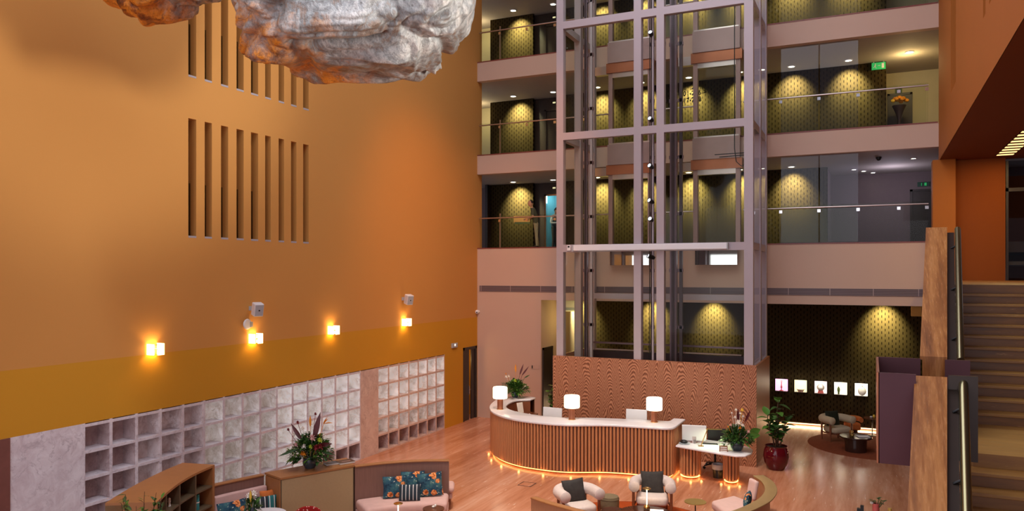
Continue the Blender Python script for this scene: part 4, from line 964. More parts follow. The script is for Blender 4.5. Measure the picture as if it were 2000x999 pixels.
# ------------------------------------------------------------------ plants
def bouquet(name, label, loc, h, spread, vase, nleaf, flowers, blades, seed, vmat='vase_dark', leafm='leaf_dark'):
    rnd = random.Random(seed); t = thing(name, label, 'flowers', loc)
    vr, vh = vase
    MB().lathe([(0, 0), (vr*.62, 0), (vr*.92, vh*.3), (vr, vh*.55), (vr*.9, vh*.85), (vr*.80, vh), (vr*.74, vh), (vr*.82, vh*.8), (0, vh*.7)], 28).out('vase', vmat, t)
    m = MB(); m2 = MB()
    for k in range(int(nleaf*1.7)):
        a = rnd.uniform(0, 2*PI); e = rnd.uniform(-.15, 1.3); rr = spread*rnd.uniform(.35, 1.12)
        p = Vector((math.cos(a)*math.cos(e)*rr*.8, math.sin(a)*math.cos(e)*rr*.8, vh*.95 + (h*.55)*math.sin(max(e, -.2))*rnd.uniform(.5, 1)))
        d = (p - Vector((0, 0, vh*.6)))
        for q in range(6):
            dd = d.normalized() + Vector((rnd.uniform(-.7, .7), rnd.uniform(-.7, .7), rnd.uniform(-.5, .6)))
            (m if rnd.random() < .6 else m2).leaf(p + Vector((rnd.uniform(-.04, .04), rnd.uniform(-.04, .04), rnd.uniform(-.05, .05))), dd, rnd.uniform(.09, .17), rnd.uniform(.035, .065), .4, 3)
        if rnd.random() < .5: m.tube([(0, 0, vh*.8), tuple(p*.6+Vector((0, 0, vh*.35))), tuple(p)], .004, 4)
    m.out('foliage', leafm, t); m2.out('foliage', 'leaf_green', t)
    for (mat, x, y, z, r, kind) in flowers:
        m = MB()
        m.tube([(x*.15, y*.15, vh*.8), (x*.7, y*.7, z*.75), (x, y, z)], .005, 5)
        if kind == 'ball':
            m.ell((x, y, z), r*.55, r*.55, r*.5, 10, 6)
            for q in range(14):
                a = 2.4*q; e = 1.3-q*.13; d = Vector((math.cos(a)*math.cos(e), math.sin(a)*math.cos(e), math.sin(e)))
                m.leaf(Vector((x, y, z)) + d*r*.3, d, r*.85, r*.6, .1, 3, .3)
        elif kind == 'spike':
            m.leaf((x, y, z), (x*.25, y*.25, 1), r*4.5, r*1.1, 0, 5, .4); m.leaf((x, y, z), (x*.25+.05, y*.25, 1), r*4.0, r*1.0, .05, 5, .4); m.ell((x, y, z+r*1.5), r*.45, r*.45, r*2, 8, 6)
        elif kind == 'bird':
            m.leaf((x, y, z), (1, .2, .25), r*3.2, r*.9, .1, 5, .6); m.leaf((x, y, z), (.5, .2, 1), r*2.6, r*.9, .0, 5, .6); m.leaf((x, y, z), (.75, -.1, .7), r*2.8, r*.9, .0, 5, .6)
        m.out('flower', mat, t)
    for (mat, x, y, z, dx, dy, dz, Ln, W) in blades:
        MB().leaf((x, y, z), (dx, dy, dz), Ln, W, .08, 7, .25, Vector((.425, -.905, 0))).tube([(x*.2, y*.2, vh*.7), (x, y, z)], .006, 5).out('large_leaf', mat, t)
    return t
# right vector of view approx (.905,.425): flowers spread along it
def vw(a, b, z): return (.905*a + .425*b, .425*a - .905*b, z)   # a: to the right, b: towards the camera
def fl(mat, a, b, z, r, kind='ball'): return (mat, *vw(a, b, z), r, kind)
def bl(mat, a, b, z, da, db, dz, Ln, W): return (mat, *vw(a, b, z), *vw(da, db, dz), Ln, W)
bouquet('flower_arrangement', 'tall mixed flower arrangement in a dark bowl on the tan cabinet', (-10.72, 12.85, 1.18), .85, .50, (.155, .25), 130,
    [fl('fl_white', -.06, .25, .50, .06), fl('fl_orange', -.10, .28, .36, .06), fl('fl_orange', -.05, .27, .35, .06), fl('fl_lime', .26, .22, .62, .065), fl('fl_pink', .10, .2, .66, .085), fl('fl_pink', -.24, .2, .52, .055),
     fl('fl_white', -.02, .1, .76, .05), fl('fl_white', .32, .1, .72, .05), fl('fl_red', .20, .25, .46, .09), fl('fl_red', .27, .22, .48, .08), fl('fl_lime', .08, .28, .50, .05), fl('fl_white', -.33, .05, .70, .05), fl('fl_white', -.14, .05, .84, .05),
     fl('fl_red', -.46, .0, .80, .04), fl('fl_red', -.26, 0, .95, .045), fl('fl_red', .1, -.05, 1.12, .04), fl('fl_orange', .30, .05, .93, .07, 'bird'), fl('fl_orange', .02, .05, .90, .05, 'spike')],
    [bl('leaf_maroon', .10, .05, .62, .22, 0, 1, .58, .12), bl('leaf_maroon', -.16, .05, .60, -.55, 0, .8, .42, .09), bl('leaf_maroon', .22, .1, .5, .75, .2, .1, .30, .10), bl('leaf_dark', -.2, .15, .45, -.8, .3, -.3, .45, .06), bl('leaf_dark', .25, .15, .4, .9, .3, -.2, .35, .06)], 11)
bouquet('flower_arrangement', 'green flower arrangement with an orange spike at the left end of the reception desk', (-10.25, 22.08, 1.335), .62, .46, (.12, .20), 120,
    [fl('fl_lime', 0, .25, .55, .07), fl('fl_white', -.28, .1, .66, .06), fl('fl_white', -.20, .12, .68, .05), fl('fl_orange', .02, 0, .82, .055, 'spike'), fl('fl_white', .32, .2, .38, .03), fl('fl_orange', -.29, .1, .76, .03)],
    [bl('leaf_maroon', .15, 0, .72, .35, 0, 1, .36, .06), bl('leaf_maroon', .22, 0, .70, .7, 0, .9, .36, .05), bl('leaf_dark', .3, 0, .62, .9, 0, .5, .2, .04)], 12, leafm='leaf_green')
bouquet('flower_arrangement', 'cream and green flower arrangement in a blue grey pot on the side desk', (-3.07, 19.76, .85), .62, .40, (.165, .27), 110,
    [fl('fl_white', -.02, .2, .72, .085), fl('fl_white', .08, .2, .66, .05), fl('fl_white', -.08, .1, .84, .045), fl('fl_white', .12, .1, .86, .04), fl('fl_white', -.04, .05, 1.02, .04), fl('fl_yellow', .13, 0, 1.0, .055), fl('fl_pink', .20, .28, .52, .05), fl('fl_pink', -.2, .15, .66, .04),
     fl('fl_white', .05, .1, .94, .035), fl('fl_white', -.16, .1, .95, .03), fl('fl_orange', .02, .2, .60, .045), fl('fl_orange', -.26, .15, .62, .03)],
    [bl('leaf_maroon', .03, 0, .7, .0, 0, 1, .35, .08), bl('leaf_maroon', .20, 0, .72, .5, 0, 1, .32, .07), bl('leaf_green', .28, .1, .45, .9, 0, .3, .3, .2), bl('leaf_green', .25, .1, .4, .9, .1, .0, .3, .18)], 13)
def fig():
    rnd = random.Random(5); t = thing('potted_fig_plant', 'fiddle leaf fig in a glossy red pot beside the plywood screen', 'plant', (-2.36, 21.75, 0))
    MB().lathe([(0, 0), (.20, 0), (.22, .03), (.30, .18), (.335, .36), (.31, .52), (.275, .60), (.29, .635), (.265, .635), (.25, .58), (0, .56)], 36).out('pot', 'pot_red', t)
    MB().lathe([(0, .57), (.255, .57), (.25, .6), (.1, .62), (0, .62)], 20).out('soil', 'soil', t)
    ms = MB(); ml = MB(); md = MB()
    stems = [((-.05, 0), (-.22, -.05, 1.45)), ((.03, .02), (.05, .05, 1.85)), ((.07, -.03), (.30, -.02, 1.40)), ((-.02, -.05), (.02, -.25, 1.15)), ((0, .06), (-.1, .25, 1.3))]
    for (a, b) in stems:
        p0 = Vector((*a, .58)); p1 = Vector(b); pts = [p0.lerp(p1, k/5)+Vector((math.sin(k*1.3)*.02, math.cos(k)*.02, 0)) for k in range(6)]; ms.tube(pts, [.022, .02, .018, .015, .012, .008], 7)
        for k in range(13):
            f = .38+.62*k/12; p = p0.lerp(p1, f); an = k*2.4+a[0]*30; d = Vector((math.cos(an), math.sin(an), rnd.uniform(.0, .8) if k < 11 else 1.2))
            (ml if rnd.random() < .55 else md).leaf(p, d, rnd.uniform(.24, .36), rnd.uniform(.15, .23), rnd.uniform(.15, .5), 6, .25)
    ms.out('stems', 'stem_brown', t); ml.out('foliage', 'leaf_green', t); md.out('foliage', 'leaf_dark', t)
fig()
def bushy(label, loc, h, spread, n, seed, pot, mats=('leaf_dark', 'leaf_green'), ll=(.05, .11), lw=(.02, .035), name='potted_plant', pr=.18, ph=.35):
    rnd = random.Random(seed); t = thing(name, label, 'plant', loc)
    MB().lathe([(0, 0), (pr*.75, 0), (pr, ph), (pr*.9, ph), (pr*.8, ph*.85), (0, ph*.85)], 24).out('pot', pot, t); MB().lathe([(0, ph*.86), (pr*.8, ph*.86), (0, ph*.9)], 16).out('soil', 'soil', t)
    ms = MB(); A = MB(); B = MB()
    for k in range(n):
        a = rnd.uniform(0, 2*PI); r = spread*math.sqrt(rnd.random()); top = Vector((math.cos(a)*r, math.sin(a)*r, h*rnd.uniform(.72, 1)))
        ms.tube([(0, 0, ph*.8), tuple(top*.5+Vector((0, 0, h*.08))), tuple(top)], [.012, .008, .004], 5)
        for q in range(16):
            f = rnd.uniform(.45, 1.0); p = Vector((0, 0, ph)).lerp(top, f); d = Vector((rnd.uniform(-1, 1), rnd.uniform(-1, 1), rnd.uniform(-.2, .9)))
            (A if rnd.random() < .5 else B).leaf(p, d, rnd.uniform(*ll), rnd.uniform(*lw), .3, 3)
    ms.out('stems', 'stem_brown', t); A.out('foliage', mats[0], t); B.out('foliage', mats[1], t)
bushy('dark leafy potted tree in front of the tan bookcase', (-9.86, 8.0, 0), 2.04, .36, 34, 3, 'vase_dark', ('leaf_dark', 'leaf_green'), (.08, .14), (.035, .06), ph=.5, pr=.22)
bushy('broad leaved green plant showing behind the left edge of the plywood screen', (-9.25, 22.95, 0), 1.75, .26, 9, 4, 'pot_red', ('leaf_olive', 'leaf_green'), (.16, .26), (.09, .14), ph=.4)
t = thing('flower_bowl', 'orange flowers in a dark bowl on a stand by the middle balcony door', 'flowers', (.80, 29.0, LV[1]))
MB().lathe([(0, 0), (.16, 0), (.12, .05), (.05, .2), (.05, .9), (.14, 1.18), (.22, 1.36), (.20, 1.36), (0, 1.25)], 20).out('stand', 'rail_dark', t)
rnd = random.Random(3)
for k in range(14):
    a = k*2.4; r = .24*math.sqrt(k/14); m = MB(); m.ell((r*math.cos(a), r*math.sin(a), 1.50+.14*(1-k/14)), .07, .07, .06, 8, 6)
    for q in range(6): m.leaf((r*math.cos(a), r*math.sin(a), 1.5+.14*(1-k/14)), (math.cos(q), math.sin(q), .5), .1, .06, .2, 3)
    m.out('flower', 'fl_orange' if k % 3 else 'fl_yellow', t)

# ------------------------------------------------------------------ lounge chairs
def pillow(w, h, th, n=14):
    m = MB(); g = {}
    for s in (1, -1):
        for i in range(n+1):
            for j in range(n+1):
                u, v = -1+2*i/n, -1+2*j/n
                e = ((1-u*u)*(1-v*v))**.42; pin = 1 - .07*(1-abs(u))*(v*v) ; piv = 1 - .07*(1-abs(v))*(u*u)
                if s == -1 and (i in (0, n) or j in (0, n)): g[s, i, j] = g[1, i, j]; continue
                g[s, i, j] = m.bm.verts.new((u*w/2*piv, s*th/2*e, v*h/2*pin))
    for s in (1, -1):
        for i in range(n):
            for j in range(n): m.bm.faces.new((g[s, i, j], g[s, i+1, j], g[s, i+1, j+1], g[s, i, j+1]))
    return m
def lounge_chair(loc, rz, label, fab='boucle', cush='charcoal_velvet', cl='charcoal'):
    t = thing('tub_armchair', label, 'armchair', loc, rz)
    ctr = [(-.385, -.30), (-.385, 0), (-.36, .16), (-.27, .30), (-.14, .375), (0, .395), (.14, .375), (.27, .30), (.36, .16), (.385, 0), (.385, -.30)]
    pts = [(x, y, .665) for x, y in catmull(ctr, 5)]; n = len(pts)
    m = MB(); rs = [.118]*n; p2 = [(pts[0][0], pts[0][1]-.022, .665)] + pts + [(pts[-1][0], pts[-1][1]-.022, .665)]
    m.tube(p2, [.09]+rs+[.09], 20).out('backrest', fab, t)
    m = MB(); P = catmull([(-.30, -.30), (0, -.345), (.30, -.30), (.345, 0), (.27, .26), (0, .33), (-.27, .26), (-.345, 0)], 5, True)
    s = MB().prism(P, .27, .45).out('seat', fab, t, bevel=.06, seg=4)
    MB().prism([(x*.86, y*.86) for x, y in P], .22, .28).out('seat_frame', 'leg_wood', t)
    for (x, y) in ((-.40, -.22), (.40, -.22), (-.31, .28), (.31, .28)): MB().lathe([(0, 0), (.026, 0), (.031, .3), (.031, .64), (0, .64)], 14, (x, y, 0)).out('leg', 'leg_wood', t)
    for (a, b) in (((-.40, -.22), (-.31, .28)), ((.40, -.22), (.31, .28))): MB().tube([(*a, .25), (*b, .25)], .02, 8).out('rail', 'leg_wood', t)
    c = Matrix.Rotation(rz, 4, 'Z') @ Vector((0, .17, .655)); o = pillow(.50, .48, .17).out('throw_cushion', cush, loc=(loc[0]+c.x, loc[1]+c.y, loc[2]+c.z), rot=(R(-16), R(random.uniform(-6, 6)), rz)); return t, o
_, o = lounge_chair((-4.36, 16.5, .012), R(15), 'pale tub armchair on the orange rug facing the brass lamp'); tag(o, 'charcoal velvet cushion on the armchair nearest the desk column', 'cushion', 'dark cushions on the armchairs')
_, o = lounge_chair((-5.62, 15.2, .012), R(44), 'pale tub armchair beside the olive pouf turned to the table'); tag(o, 'charcoal velvet cushion on the armchair beside the olive pouf', 'cushion', 'dark cushions on the armchairs')
_, o = lounge_chair((-1.05, 26.25, .012), R(42), 'tan tub armchair before the lit niches in the back lounge', 'boucle_tan', 'green_velvet'); tag(o, 'dark green velvet cushion on the tan armchair in the back lounge', 'cushion', 'dark cushions on the armchairs')
def rug(x, y, r, mat, label):
    t = thing('round_rug', label, 'rug', (x, y, 0)); MB().lathe([(0, .012), (r-.02, .012), (r, 0)], 72).out('pile', mat, t); MB().lathe([(r-.03, .0125), (r-.03, .014), (r, .008), (r+.012, 0)], 72).out('border', 'rug_brown', t)
rug(-4.50, 15.38, 1.93, 'rug_orange', 'round burnt orange rug under the front armchairs'); rug(.10, 25.92, 1.95, 'rug_brown', 'round rust brown rug in the back lounge')
t = thing('pouf', 'round olive fabric pouf between the two front armchairs', 'pouf', (-5.22, 16.15, .012))
MB().lathe([(0, .06), (.19, .06), (.205, .08), (.21, .20), (.21, .33), (.195, .385), (.12, .41), (0, .415)], 36).out('cushion_body', 'olive_fabric', t); MB().lathe([(.211, .325), (.216, .333), (.211, .341)], 36).out('piping', 'olive_fabric', t); MB().cyl((0, 0, 0), .16, 0, .06, 24).out('plinth', 'table_brown', t)
t = thing('coffee_table', 'glossy dark brown round coffee table on the orange rug', 'table', (-4.18, 15.32, .012))
MB().lathe([(0, .30), (.56, .30), (.60, .32), (.60, .35), (.58, .365), (0, .365)], 48).out('table_top', 'table_dark', t); MB().lathe([(0, 0), (.36, 0), (.40, .02), (.36, .30), (0, .30)], 36).out('drum_base', 'table_brown', t)
t = thing('coffee_table', 'low carved brown block table left of the glossy table', 'table', (-4.92, 15.45, .012))
MB().lathe([(0, 0), (.22, 0), (.27, .1), (.28, .26), (.25, .30), (0, .30)], 12).out('block_body', 'table_brown', t, ang=20); MB().lathe([(0, .30), (.245, .30), (.24, .312), (0, .312)], 12).out('block_top', 'table_dark', t)
def brass_lamp(loc, label):
    t = thing('portable_lamp', label, 'lamp', loc); MB().lathe([(0, 0), (.065, 0), (.07, .02), (.055, .05), (.02, .07), (0, .07)], 20).out('foot', 'brass', t); MB().tube([(0, 0, .06), (0, 0, .40)], .011, 8).out('stem', 'lamp_glow', t); MB().lathe([(0, .40), (.085, .40), (.09, .41), (.06, .425), (0, .43)], 24).out('disc_shade', 'brass', t)
    lamp('POINT', (loc[0], loc[1], loc[2]+.36), 3.0, (1, .72, .34), .04, 'portable_lamp_glow')
brass_lamp((-4.27, 15.72, .378), 'slim brass disc lamp on the glossy coffee table'); brass_lamp((-8.34, 12.58, .40), 'slim brass disc lamp before the curved pink sofa')
t = thing('tablet', 'glowing white tablet lying on the glossy coffee table', 'tablet', (-4.02, 15.58, .378), R(15)); MB().box(-.14, .14, -.10, .10, 0, .012).out('case', 'white_plastic', t, smooth=False, bevel=.004); MB().box(-.13, .13, -.09, .09, .012, .014).out('screen', 'screen_glow', t, smooth=False)
t = thing('side_table', 'round brass side table beside the orange rug and pink seat', 'table', (-3.36, 16.18, .0)); MB().lathe([(0, .49), (.225, .49), (.225, .505), (0, .505)], 40).out('table_top', 'brass_satin', t); MB().tube([(0, 0, .01), (0, 0, .49)], .012, 8).out('stem', 'black_metal', t); MB().lathe([(0, 0), (.13, 0), (.13, .012), (0, .015)], 28).out('base', 'black_metal', t)
# back lounge pieces
t = thing('coffee_table', 'dark round coffee table on the rust rug in the back lounge', 'table', (-.46, 24.88, .012)); MB().lathe([(0, .40), (.44, .40), (.45, .42), (.44, .445), (0, .445)], 40).out('table_top', 'table_dark', t); MB().lathe([(0, 0), (.30, 0), (.31, .40), (0, .40)], 32).out('drum_base', 'table_dark', t)
t = thing('gold_cup', 'small gold candle cup on the back lounge coffee table', 'cup', (-.58, 25.0, .457)); MB().lathe([(0, 0), (.05, 0), (.055, .13), (.048, .13), (.045, .02), (0, .02)], 18).out('cup_body', 'brass', t); MB().cyl((0, 0, .02), .044, 0, .07, 14).out('wax', 'fl_white', t)
t = thing('bowl', 'small gold bowl on the back lounge coffee table', 'bowl', (-.56, 24.72, .457)); MB().lathe([(0, 0), (.04, 0), (.07, .05), (.065, .05), (.035, .01), (0, .01)], 18).out('bowl_body', 'brass_satin', t); MB().lathe([(.068, .046), (.074, .052), (.066, .056)], 18).out('rim', 'brass', t)
t = thing('open_book', 'white open book lying on the back lounge coffee table', 'book', (-.26, 24.85, .457), R(20)); MB().box(-.17, .17, -.12, .12, 0, .02).out('pages', 'paper', t, smooth=False); MB().box(-.18, .18, -.125, .125, -.0, .006).out('cover', 'cover_brown', t, smooth=False)
t = thing('side_table', 'small brown round side table by the wall in the back lounge', 'table', (-.02, 27.5, 0)); MB().lathe([(0, .56), (.26, .56), (.26, .585), (0, .585)], 36).out('table_top', 'table_brown', t); MB().tube([(0, 0, .01), (0, 0, .56)], .014, 8).out('stem', 'black_metal', t); MB().lathe([(0, 0), (.15, 0), (.15, .012), (0, .02)], 24).out('base', 'black_metal', t)
t = thing('ornament', 'small cream knot ornament on the back lounge side table', 'ornament', (0, 27.46, .585)); MB().ell((-.05, 0, .03), .045, .035, .03, 10, 6).out('lower_lobe', 'fl_white', t); MB().ell((.03, .02, .055), .04, .04, .055, 10, 6).out('upper_lobe', 'fl_yellow', t)
def low_arm():
    t = thing('tub_armchair', 'rust orange low tub chair half hidden behind the tan armchair', 'armchair', (-.62, 27.32, .012), R(15)); t.scale = (.74, .74, .95)
    P = catmull([(-.28, -.28), (0, -.31), (.28, -.28), (.32, 0), (.25, .25), (0, .3), (-.25, .25), (-.32, 0)], 4, True); MB().prism(P, .20, .42).out('seat', 'orange_fabric', t, bevel=.05, seg=3)
    MB().tube([(x, y, .54) for x, y in catmull([(-.33, -.25), (-.34, .05), (-.22, .28), (0, .35), (.22, .28), (.34, .05), (.33, -.25)], 4)], .085, 14).out('backrest', 'orange_fabric', t); MB().cyl((0, 0, 0), .24, 0, .2, 24).out('base', 'table_dark', t)
low_arm()

# ------------------------------------------------------------------ left lounge
def banq(path, label, seat_d, h, side, seat_mat='pink_fabric', veneer='back_veneer', capm='leather_tan', seat_z=.45, th=.10, cap_w=.14, pad=None, seat_rng=None):
    t = thing('curved_banquette', label, 'sofa', (0, 0, 0)); P = catmull(path, 6)
    MB().prism(band(P, 0, -side*th), 0, h-.03).out('back_panel', veneer, t)
    MB().prism(band(P, side*.02, -side*(cap_w-.02)), h-.03, h).out('capping', capm, t, bevel=.006)
    Q = P if seat_rng is None else P[seat_rng[0]:seat_rng[1]]
    MB().prism(band(Q, side*.02, side*seat_d), .24, seat_z).out('seat', seat_mat, t, bevel=.07, seg=4)
    MB().prism(band(Q, side*.03, side*(seat_d-.10)), .06, .25).out('seat_base', seat_mat, t, bevel=.02)
    for f in (.1, .5, .9):
        p = offset(Q, side*(seat_d-.16))[int(f*(len(Q)-1))]; MB().cyl((p[0], p[1], 0), .025, 0, .08, 10).out('foot', 'leg_wood', t)
    if pad: MB().prism(band(Q, side*.02, side*.14), seat_z-.03, pad).out('back_pad', seat_mat, t, bevel=.05, seg=3)
    return t
# sofa along the wall side (left of cabinet)
banq([(-11.62, 11.02), (-11.56, 11.3), (-11.45, 11.65), (-11.30, 12.12)], 'pink sofa with padded back between the bookcase and the tan cabinet', .62, 1.15, -1, pad=.95)
banq([(-10.02, 13.46), (-9.6, 13.98), (-9.05, 14.44), (-8.46, 14.76)], 'curved pink sofa with dark veneer back right of the tan cabinet', .80, 1.15, -1)
t = thing('upholstered_bench', 'pink upholstered seat just behind the end of the dark veneer sofa back', 'bench', (-8.42, 15.22, 0), R(28))
MB().box(-.75, -.14, -.28, .28, .38, .53).out('seat_cushion', 'pink_fabric', t, smooth=False, bevel=.07, seg=4); MB().box(-.72, -.18, -.24, .24, .24, .39).out('seat_base', 'pink_fabric', t, smooth=False, bevel=.03)
for (x, y) in ((-.66, -.18), (-.24, -.18), (-.66, .18), (-.24, .18)): MB().lathe([(0, 0), (.018, 0), (.032, .25), (0, .25)], 10, (x, y, 0)).out('leg', 'leg_wood', t)
cab = thing('display_cabinet', 'tan leather topped cabinet between the two pink sofas', 'cabinet', (0, 0, 0))
C1 = [(-10.74, 11.98), (-10.03, 13.43), (-10.58, 13.88), (-11.28, 12.16)]
MB().prism(C1, .08, 1.14).out('body', 'shelf_dark', cab, smooth=False); MB().prism([(x*1.0+.0, y) for x, y in [(-10.72, 11.96), (-10.01, 13.43), (-10.58, 13.91), (-11.31, 12.15)]], 1.14, 1.18).out('top', 'leather_tan', cab, smooth=False)
dx, dy = .71, 1.45; L_ = math.hypot(dx, dy); nx, ny = dy/L_, -dx/L_
MB().prism([(-10.73+nx*.012, 12.0+ny*.012), (-10.04+nx*.012, 13.41+ny*.012), (-10.04, 13.41), (-10.73, 12.0)], .10, 1.13).out('front_panel', 'cabinet_olive', cab, smooth=False)
MB().prism([(-11.27, 12.13), (-10.75, 11.965), (-10.74, 11.98), (-11.26, 12.16)], .10, 1.13).out('end_panel', 'leather_tan', cab, smooth=False)
MB().prism([(-10.76, 12.02), (-10.07, 13.40), (-10.5, 13.75), (-11.2, 12.18)], 0, .08).out('plinth', 'table_brown', cab, smooth=False)
# books on the cabinet
t = thing('book', 'grey covered book lying on the tan cabinet nearest the vase', 'book', (-10.52, 13.30, 1.18), R(60)); MB().box(-.14, .14, -.10, .10, .004, .03).out('pages', 'paper', t, smooth=False); MB().box(-.145, .145, -.105, .105, .03, .035).box(-.145, .145, -.105, .105, 0, .004).out('cover', 'cover_grey', t, smooth=False)
t = thing('book', 'dark brown book lying on the tan cabinet nearest the veneer sofa back', 'book', (-10.32, 13.52, 1.18), R(62)); MB().box(-.17, .17, -.12, .12, .004, .034).out('pages', 'paper', t, smooth=False); MB().box(-.175, .175, -.125, .125, .034, .04).box(-.175, .175, -.125, .125, 0, .004).out('cover', 'cover_brown', t, smooth=False); MB().box(-.1, .1, -.05, -.03, .04, .0415).out('title_band', 'fl_pink', t, smooth=False)
# bookcase
bk = thing('curved_bookcase', 'curved tan bookcase with open dark cubbies in front of the marble shelves', 'bookcase', (0, 0, 0))
front = catmull([(-10.42, 8.77), (-10.72, 9.22), (-11.04, 9.78), (-11.28, 10.35), (-11.44, 10.95)], 6); backp = catmull([(-11.12, 8.38), (-11.4, 8.9), (-11.68, 9.5), (-11.95, 10.2), (-12.12, 10.8)], 6)
MB().prism(front + backp[::-1], 1.56, 1.60).out('top', 'leather_tan', bk, smooth=False)
MB().prism(front + backp[::-1], .0, .08).out('plinth', 'shelf_dark', bk, smooth=False)
mid = [((a[0]*.35+b[0]*.65), (a[1]*.35+b[1]*.65)) for a, b in zip(front, backp)]
MB().prism(mid + backp[::-1], .08, 1.56).out('back', 'cabinet_olive', bk, smooth=False)
MB().prism([front[0], front[1], backp[1], backp[0]], .08, 1.56).out('end_panel', 'leather_tan', bk, smooth=False)
MB().prism([front[-2], front[-1], backp[-1], backp[-2]], .08, 1.56).out('end_panel', 'leather_tan', bk, smooth=False)
for z in (.45, .82, 1.19): MB().prism(offset(front, .01) + mid[::-1], z, z+.03).out('shelf', 'shelf_dark', bk, smooth=False)
for k in (6, 12, 18):
    a, b = Vector(front[k]), Vector(mid[k]); d = (Vector(front[k+1])-Vector(front[k-1])).normalized()*.018
    MB().prism([tuple(a-d), tuple(a+d), tuple(b+d), tuple(b-d)], .08, 1.56).out('divider', 'shelf_dark', bk, smooth=False)
t = thing('ceramic_vase', 'small teal ceramic cylinder vase in the bookcase', 'vase', (-11.46, 10.52, .85)); MB().lathe([(0, 0), (.055, 0), (.06, .02), (.058, .14), (.06, .27), (.055, .29), (.045, .29), (.045, .05), (0, .05)], 20).out('vase_body', 'teal_glaze', t); MB().lathe([(.0605, .135), (.063, .145), (.0605, .155)], 20).out('raised_band', 'fl_white', t)
t = thing('figurine', 'tiny white figurine in the upper bookcase cubby', 'figurine', (-11.10, 9.60, 1.22)); MB().lathe([(0, 0), (.03, 0), (.02, .05), (.03, .09), (0, .1)], 12).out('figurine_body', 'fl_white', t); MB().ell((0, 0, .12), .025, .025, .028, 10, 6).out('figurine_head', 'fl_white', t)
# cushions
def cush(name, label, loc, rz, mat, w=.5, h=.45, tilt=-14, roll=0, grp=None):
    o = pillow(w, h, .16).out(name, mat, loc=loc, rot=(R(tilt), R(roll), rz)); return tag(o, label, 'cushion', grp)
a0 = R(37)
cush('throw_cushion', 'floral blue cushion leaning at the left of the veneer sofa', (-9.30, 13.90, .68), a0+R(4), 'floral', .52, .46)
cush('throw_cushion', 'floral blue cushion leaning behind the middle of the veneer sofa', (-9.06, 14.24, .72), a0, 'floral', .52, .48)
cush('throw_cushion', 'floral blue cushion at the right of the striped one on the veneer sofa', (-8.68, 14.33, .70), a0-R(4), 'floral', .54, .50, roll=-5)
cush('throw_cushion', 'small dark cushion with white stripes before the floral cushions', (-8.90, 13.86, .62), a0-R(8), 'striped', .46, .34)
cush('throw_cushion', 'floral blue cushion on the pink sofa nearest the bookcase', (-11.13, 11.10, .66), R(72), 'floral', .60, .48)
cush('throw_cushion', 'teal and black striped cushion on the pink sofa nearest the tan cabinet', (-10.98, 11.80, .63), R(50), 'teal_striped', .46, .40)
cush('throw_cushion', 'small orange cushion tucked behind the teal striped cushion', (-11.05, 11.95, .72), R(60), 'orange_fabric', .30, .36)
t = thing('round_table', 'round white topped table before the pink sofa with padded back', 'table', (-10.42, 11.22, 0)); MB().lathe([(0, .68), (.37, .68), (.39, .70), (.38, .72), (0, .72)], 40).out('table_top', 'white_top', t); MB().cyl((0, 0, 0), .04, .02, .68, 16).out('pedestal', 'black_metal', t); MB().lathe([(0, 0), (.24, 0), (.23, .02), (0, .03)], 30).out('base', 'black_metal', t)
bouquet('flower_arrangement', 'small white and yellow flowers in a vase on the white table', (-10.62, 11.08, .72), .30, .12, (.06, .14), 14,
    [fl('fl_white', -.06, .02, .34, .07), fl('fl_white', .05, .05, .40, .07), fl('fl_yellow', .0, .08, .27, .05, 'spike'), fl('fl_white', .02, -.03, .30, .06)], [bl('leaf_green', .05, 0, .2, .5, 0, .6, .2, .05)], 21)
t = thing('dining_chair', 'red speckled round backed chair before the tan cabinet', 'chair', (-9.32, 11.10, 0), R(38))
m = MB(); P = catmull([(-.27, -.12), (-.28, .1), (-.18, .26), (0, .31), (.18, .26), (.28, .1), (.27, -.12)], 5); B_ = MB()
vs = []
for k, (x, y) in enumerate(P):
    f = 1-abs(2*k/(len(P)-1)-1); top = .70+.25*math.sin(f*PI/2)
    d = Vector((x, y)).normalized()*.05
    vs.append([m.bm.verts.new(q) for q in ((x, y, .46), (x*1.04, y*1.04, top), (x*1.04-d.x, y*1.04-d.y, top), (x-d.x, y-d.y, .46))])
for A, B in zip(vs, vs[1:]):
    for i in range(4): m.bm.faces.new((A[i], A[(i+1) % 4], B[(i+1) % 4], B[i]))
m.bm.faces.new(vs[0]); m.bm.faces.new(vs[-1][::-1]); m.out('backrest', 'red_speckle', t, bevel=.015)
MB().prism(catmull([(-.25, -.24), (0, -.27), (.25, -.24), (.26, .1), (0, .26), (-.26, .1)], 4, True), .40, .49).out('seat', 'red_fabric', t, bevel=.03, seg=3)
for (x, y) in ((-.2, -.18), (.2, -.18), (-.18, .17), (.18, .17)): MB().lathe([(0, 0), (.014, 0), (.022, .41), (0, .41)], 10, (x, y, 0)).out('leg', 'leg_wood', t)
t = thing('side_table', 'small round brown side table before the curved pink sofa', 'table', (-8.05, 13.42, 0)); MB().lathe([(0, .49), (.215, .49), (.22, .505), (.215, .52), (0, .52)], 36).out('table_top', 'table_brown', t); MB().tube([(0, 0, .01), (0, 0, .49)], .014, 8).out('stem', 'black_metal', t); MB().lathe([(0, 0), (.13, 0), (.13, .012), (0, .018)], 24).out('base', 'black_metal', t)
t = thing('ornament', 'small white knot ornament on the brown side table', 'ornament', (-8.05, 13.45, .52)); MB().ell((-.02, 0, .022), .035, .03, .022, 10, 6).out('lower_lobe', 'fl_white', t); MB().ell((.02, .01, .045), .025, .025, .03, 10, 6).out('upper_lobe', 'fl_white', t)
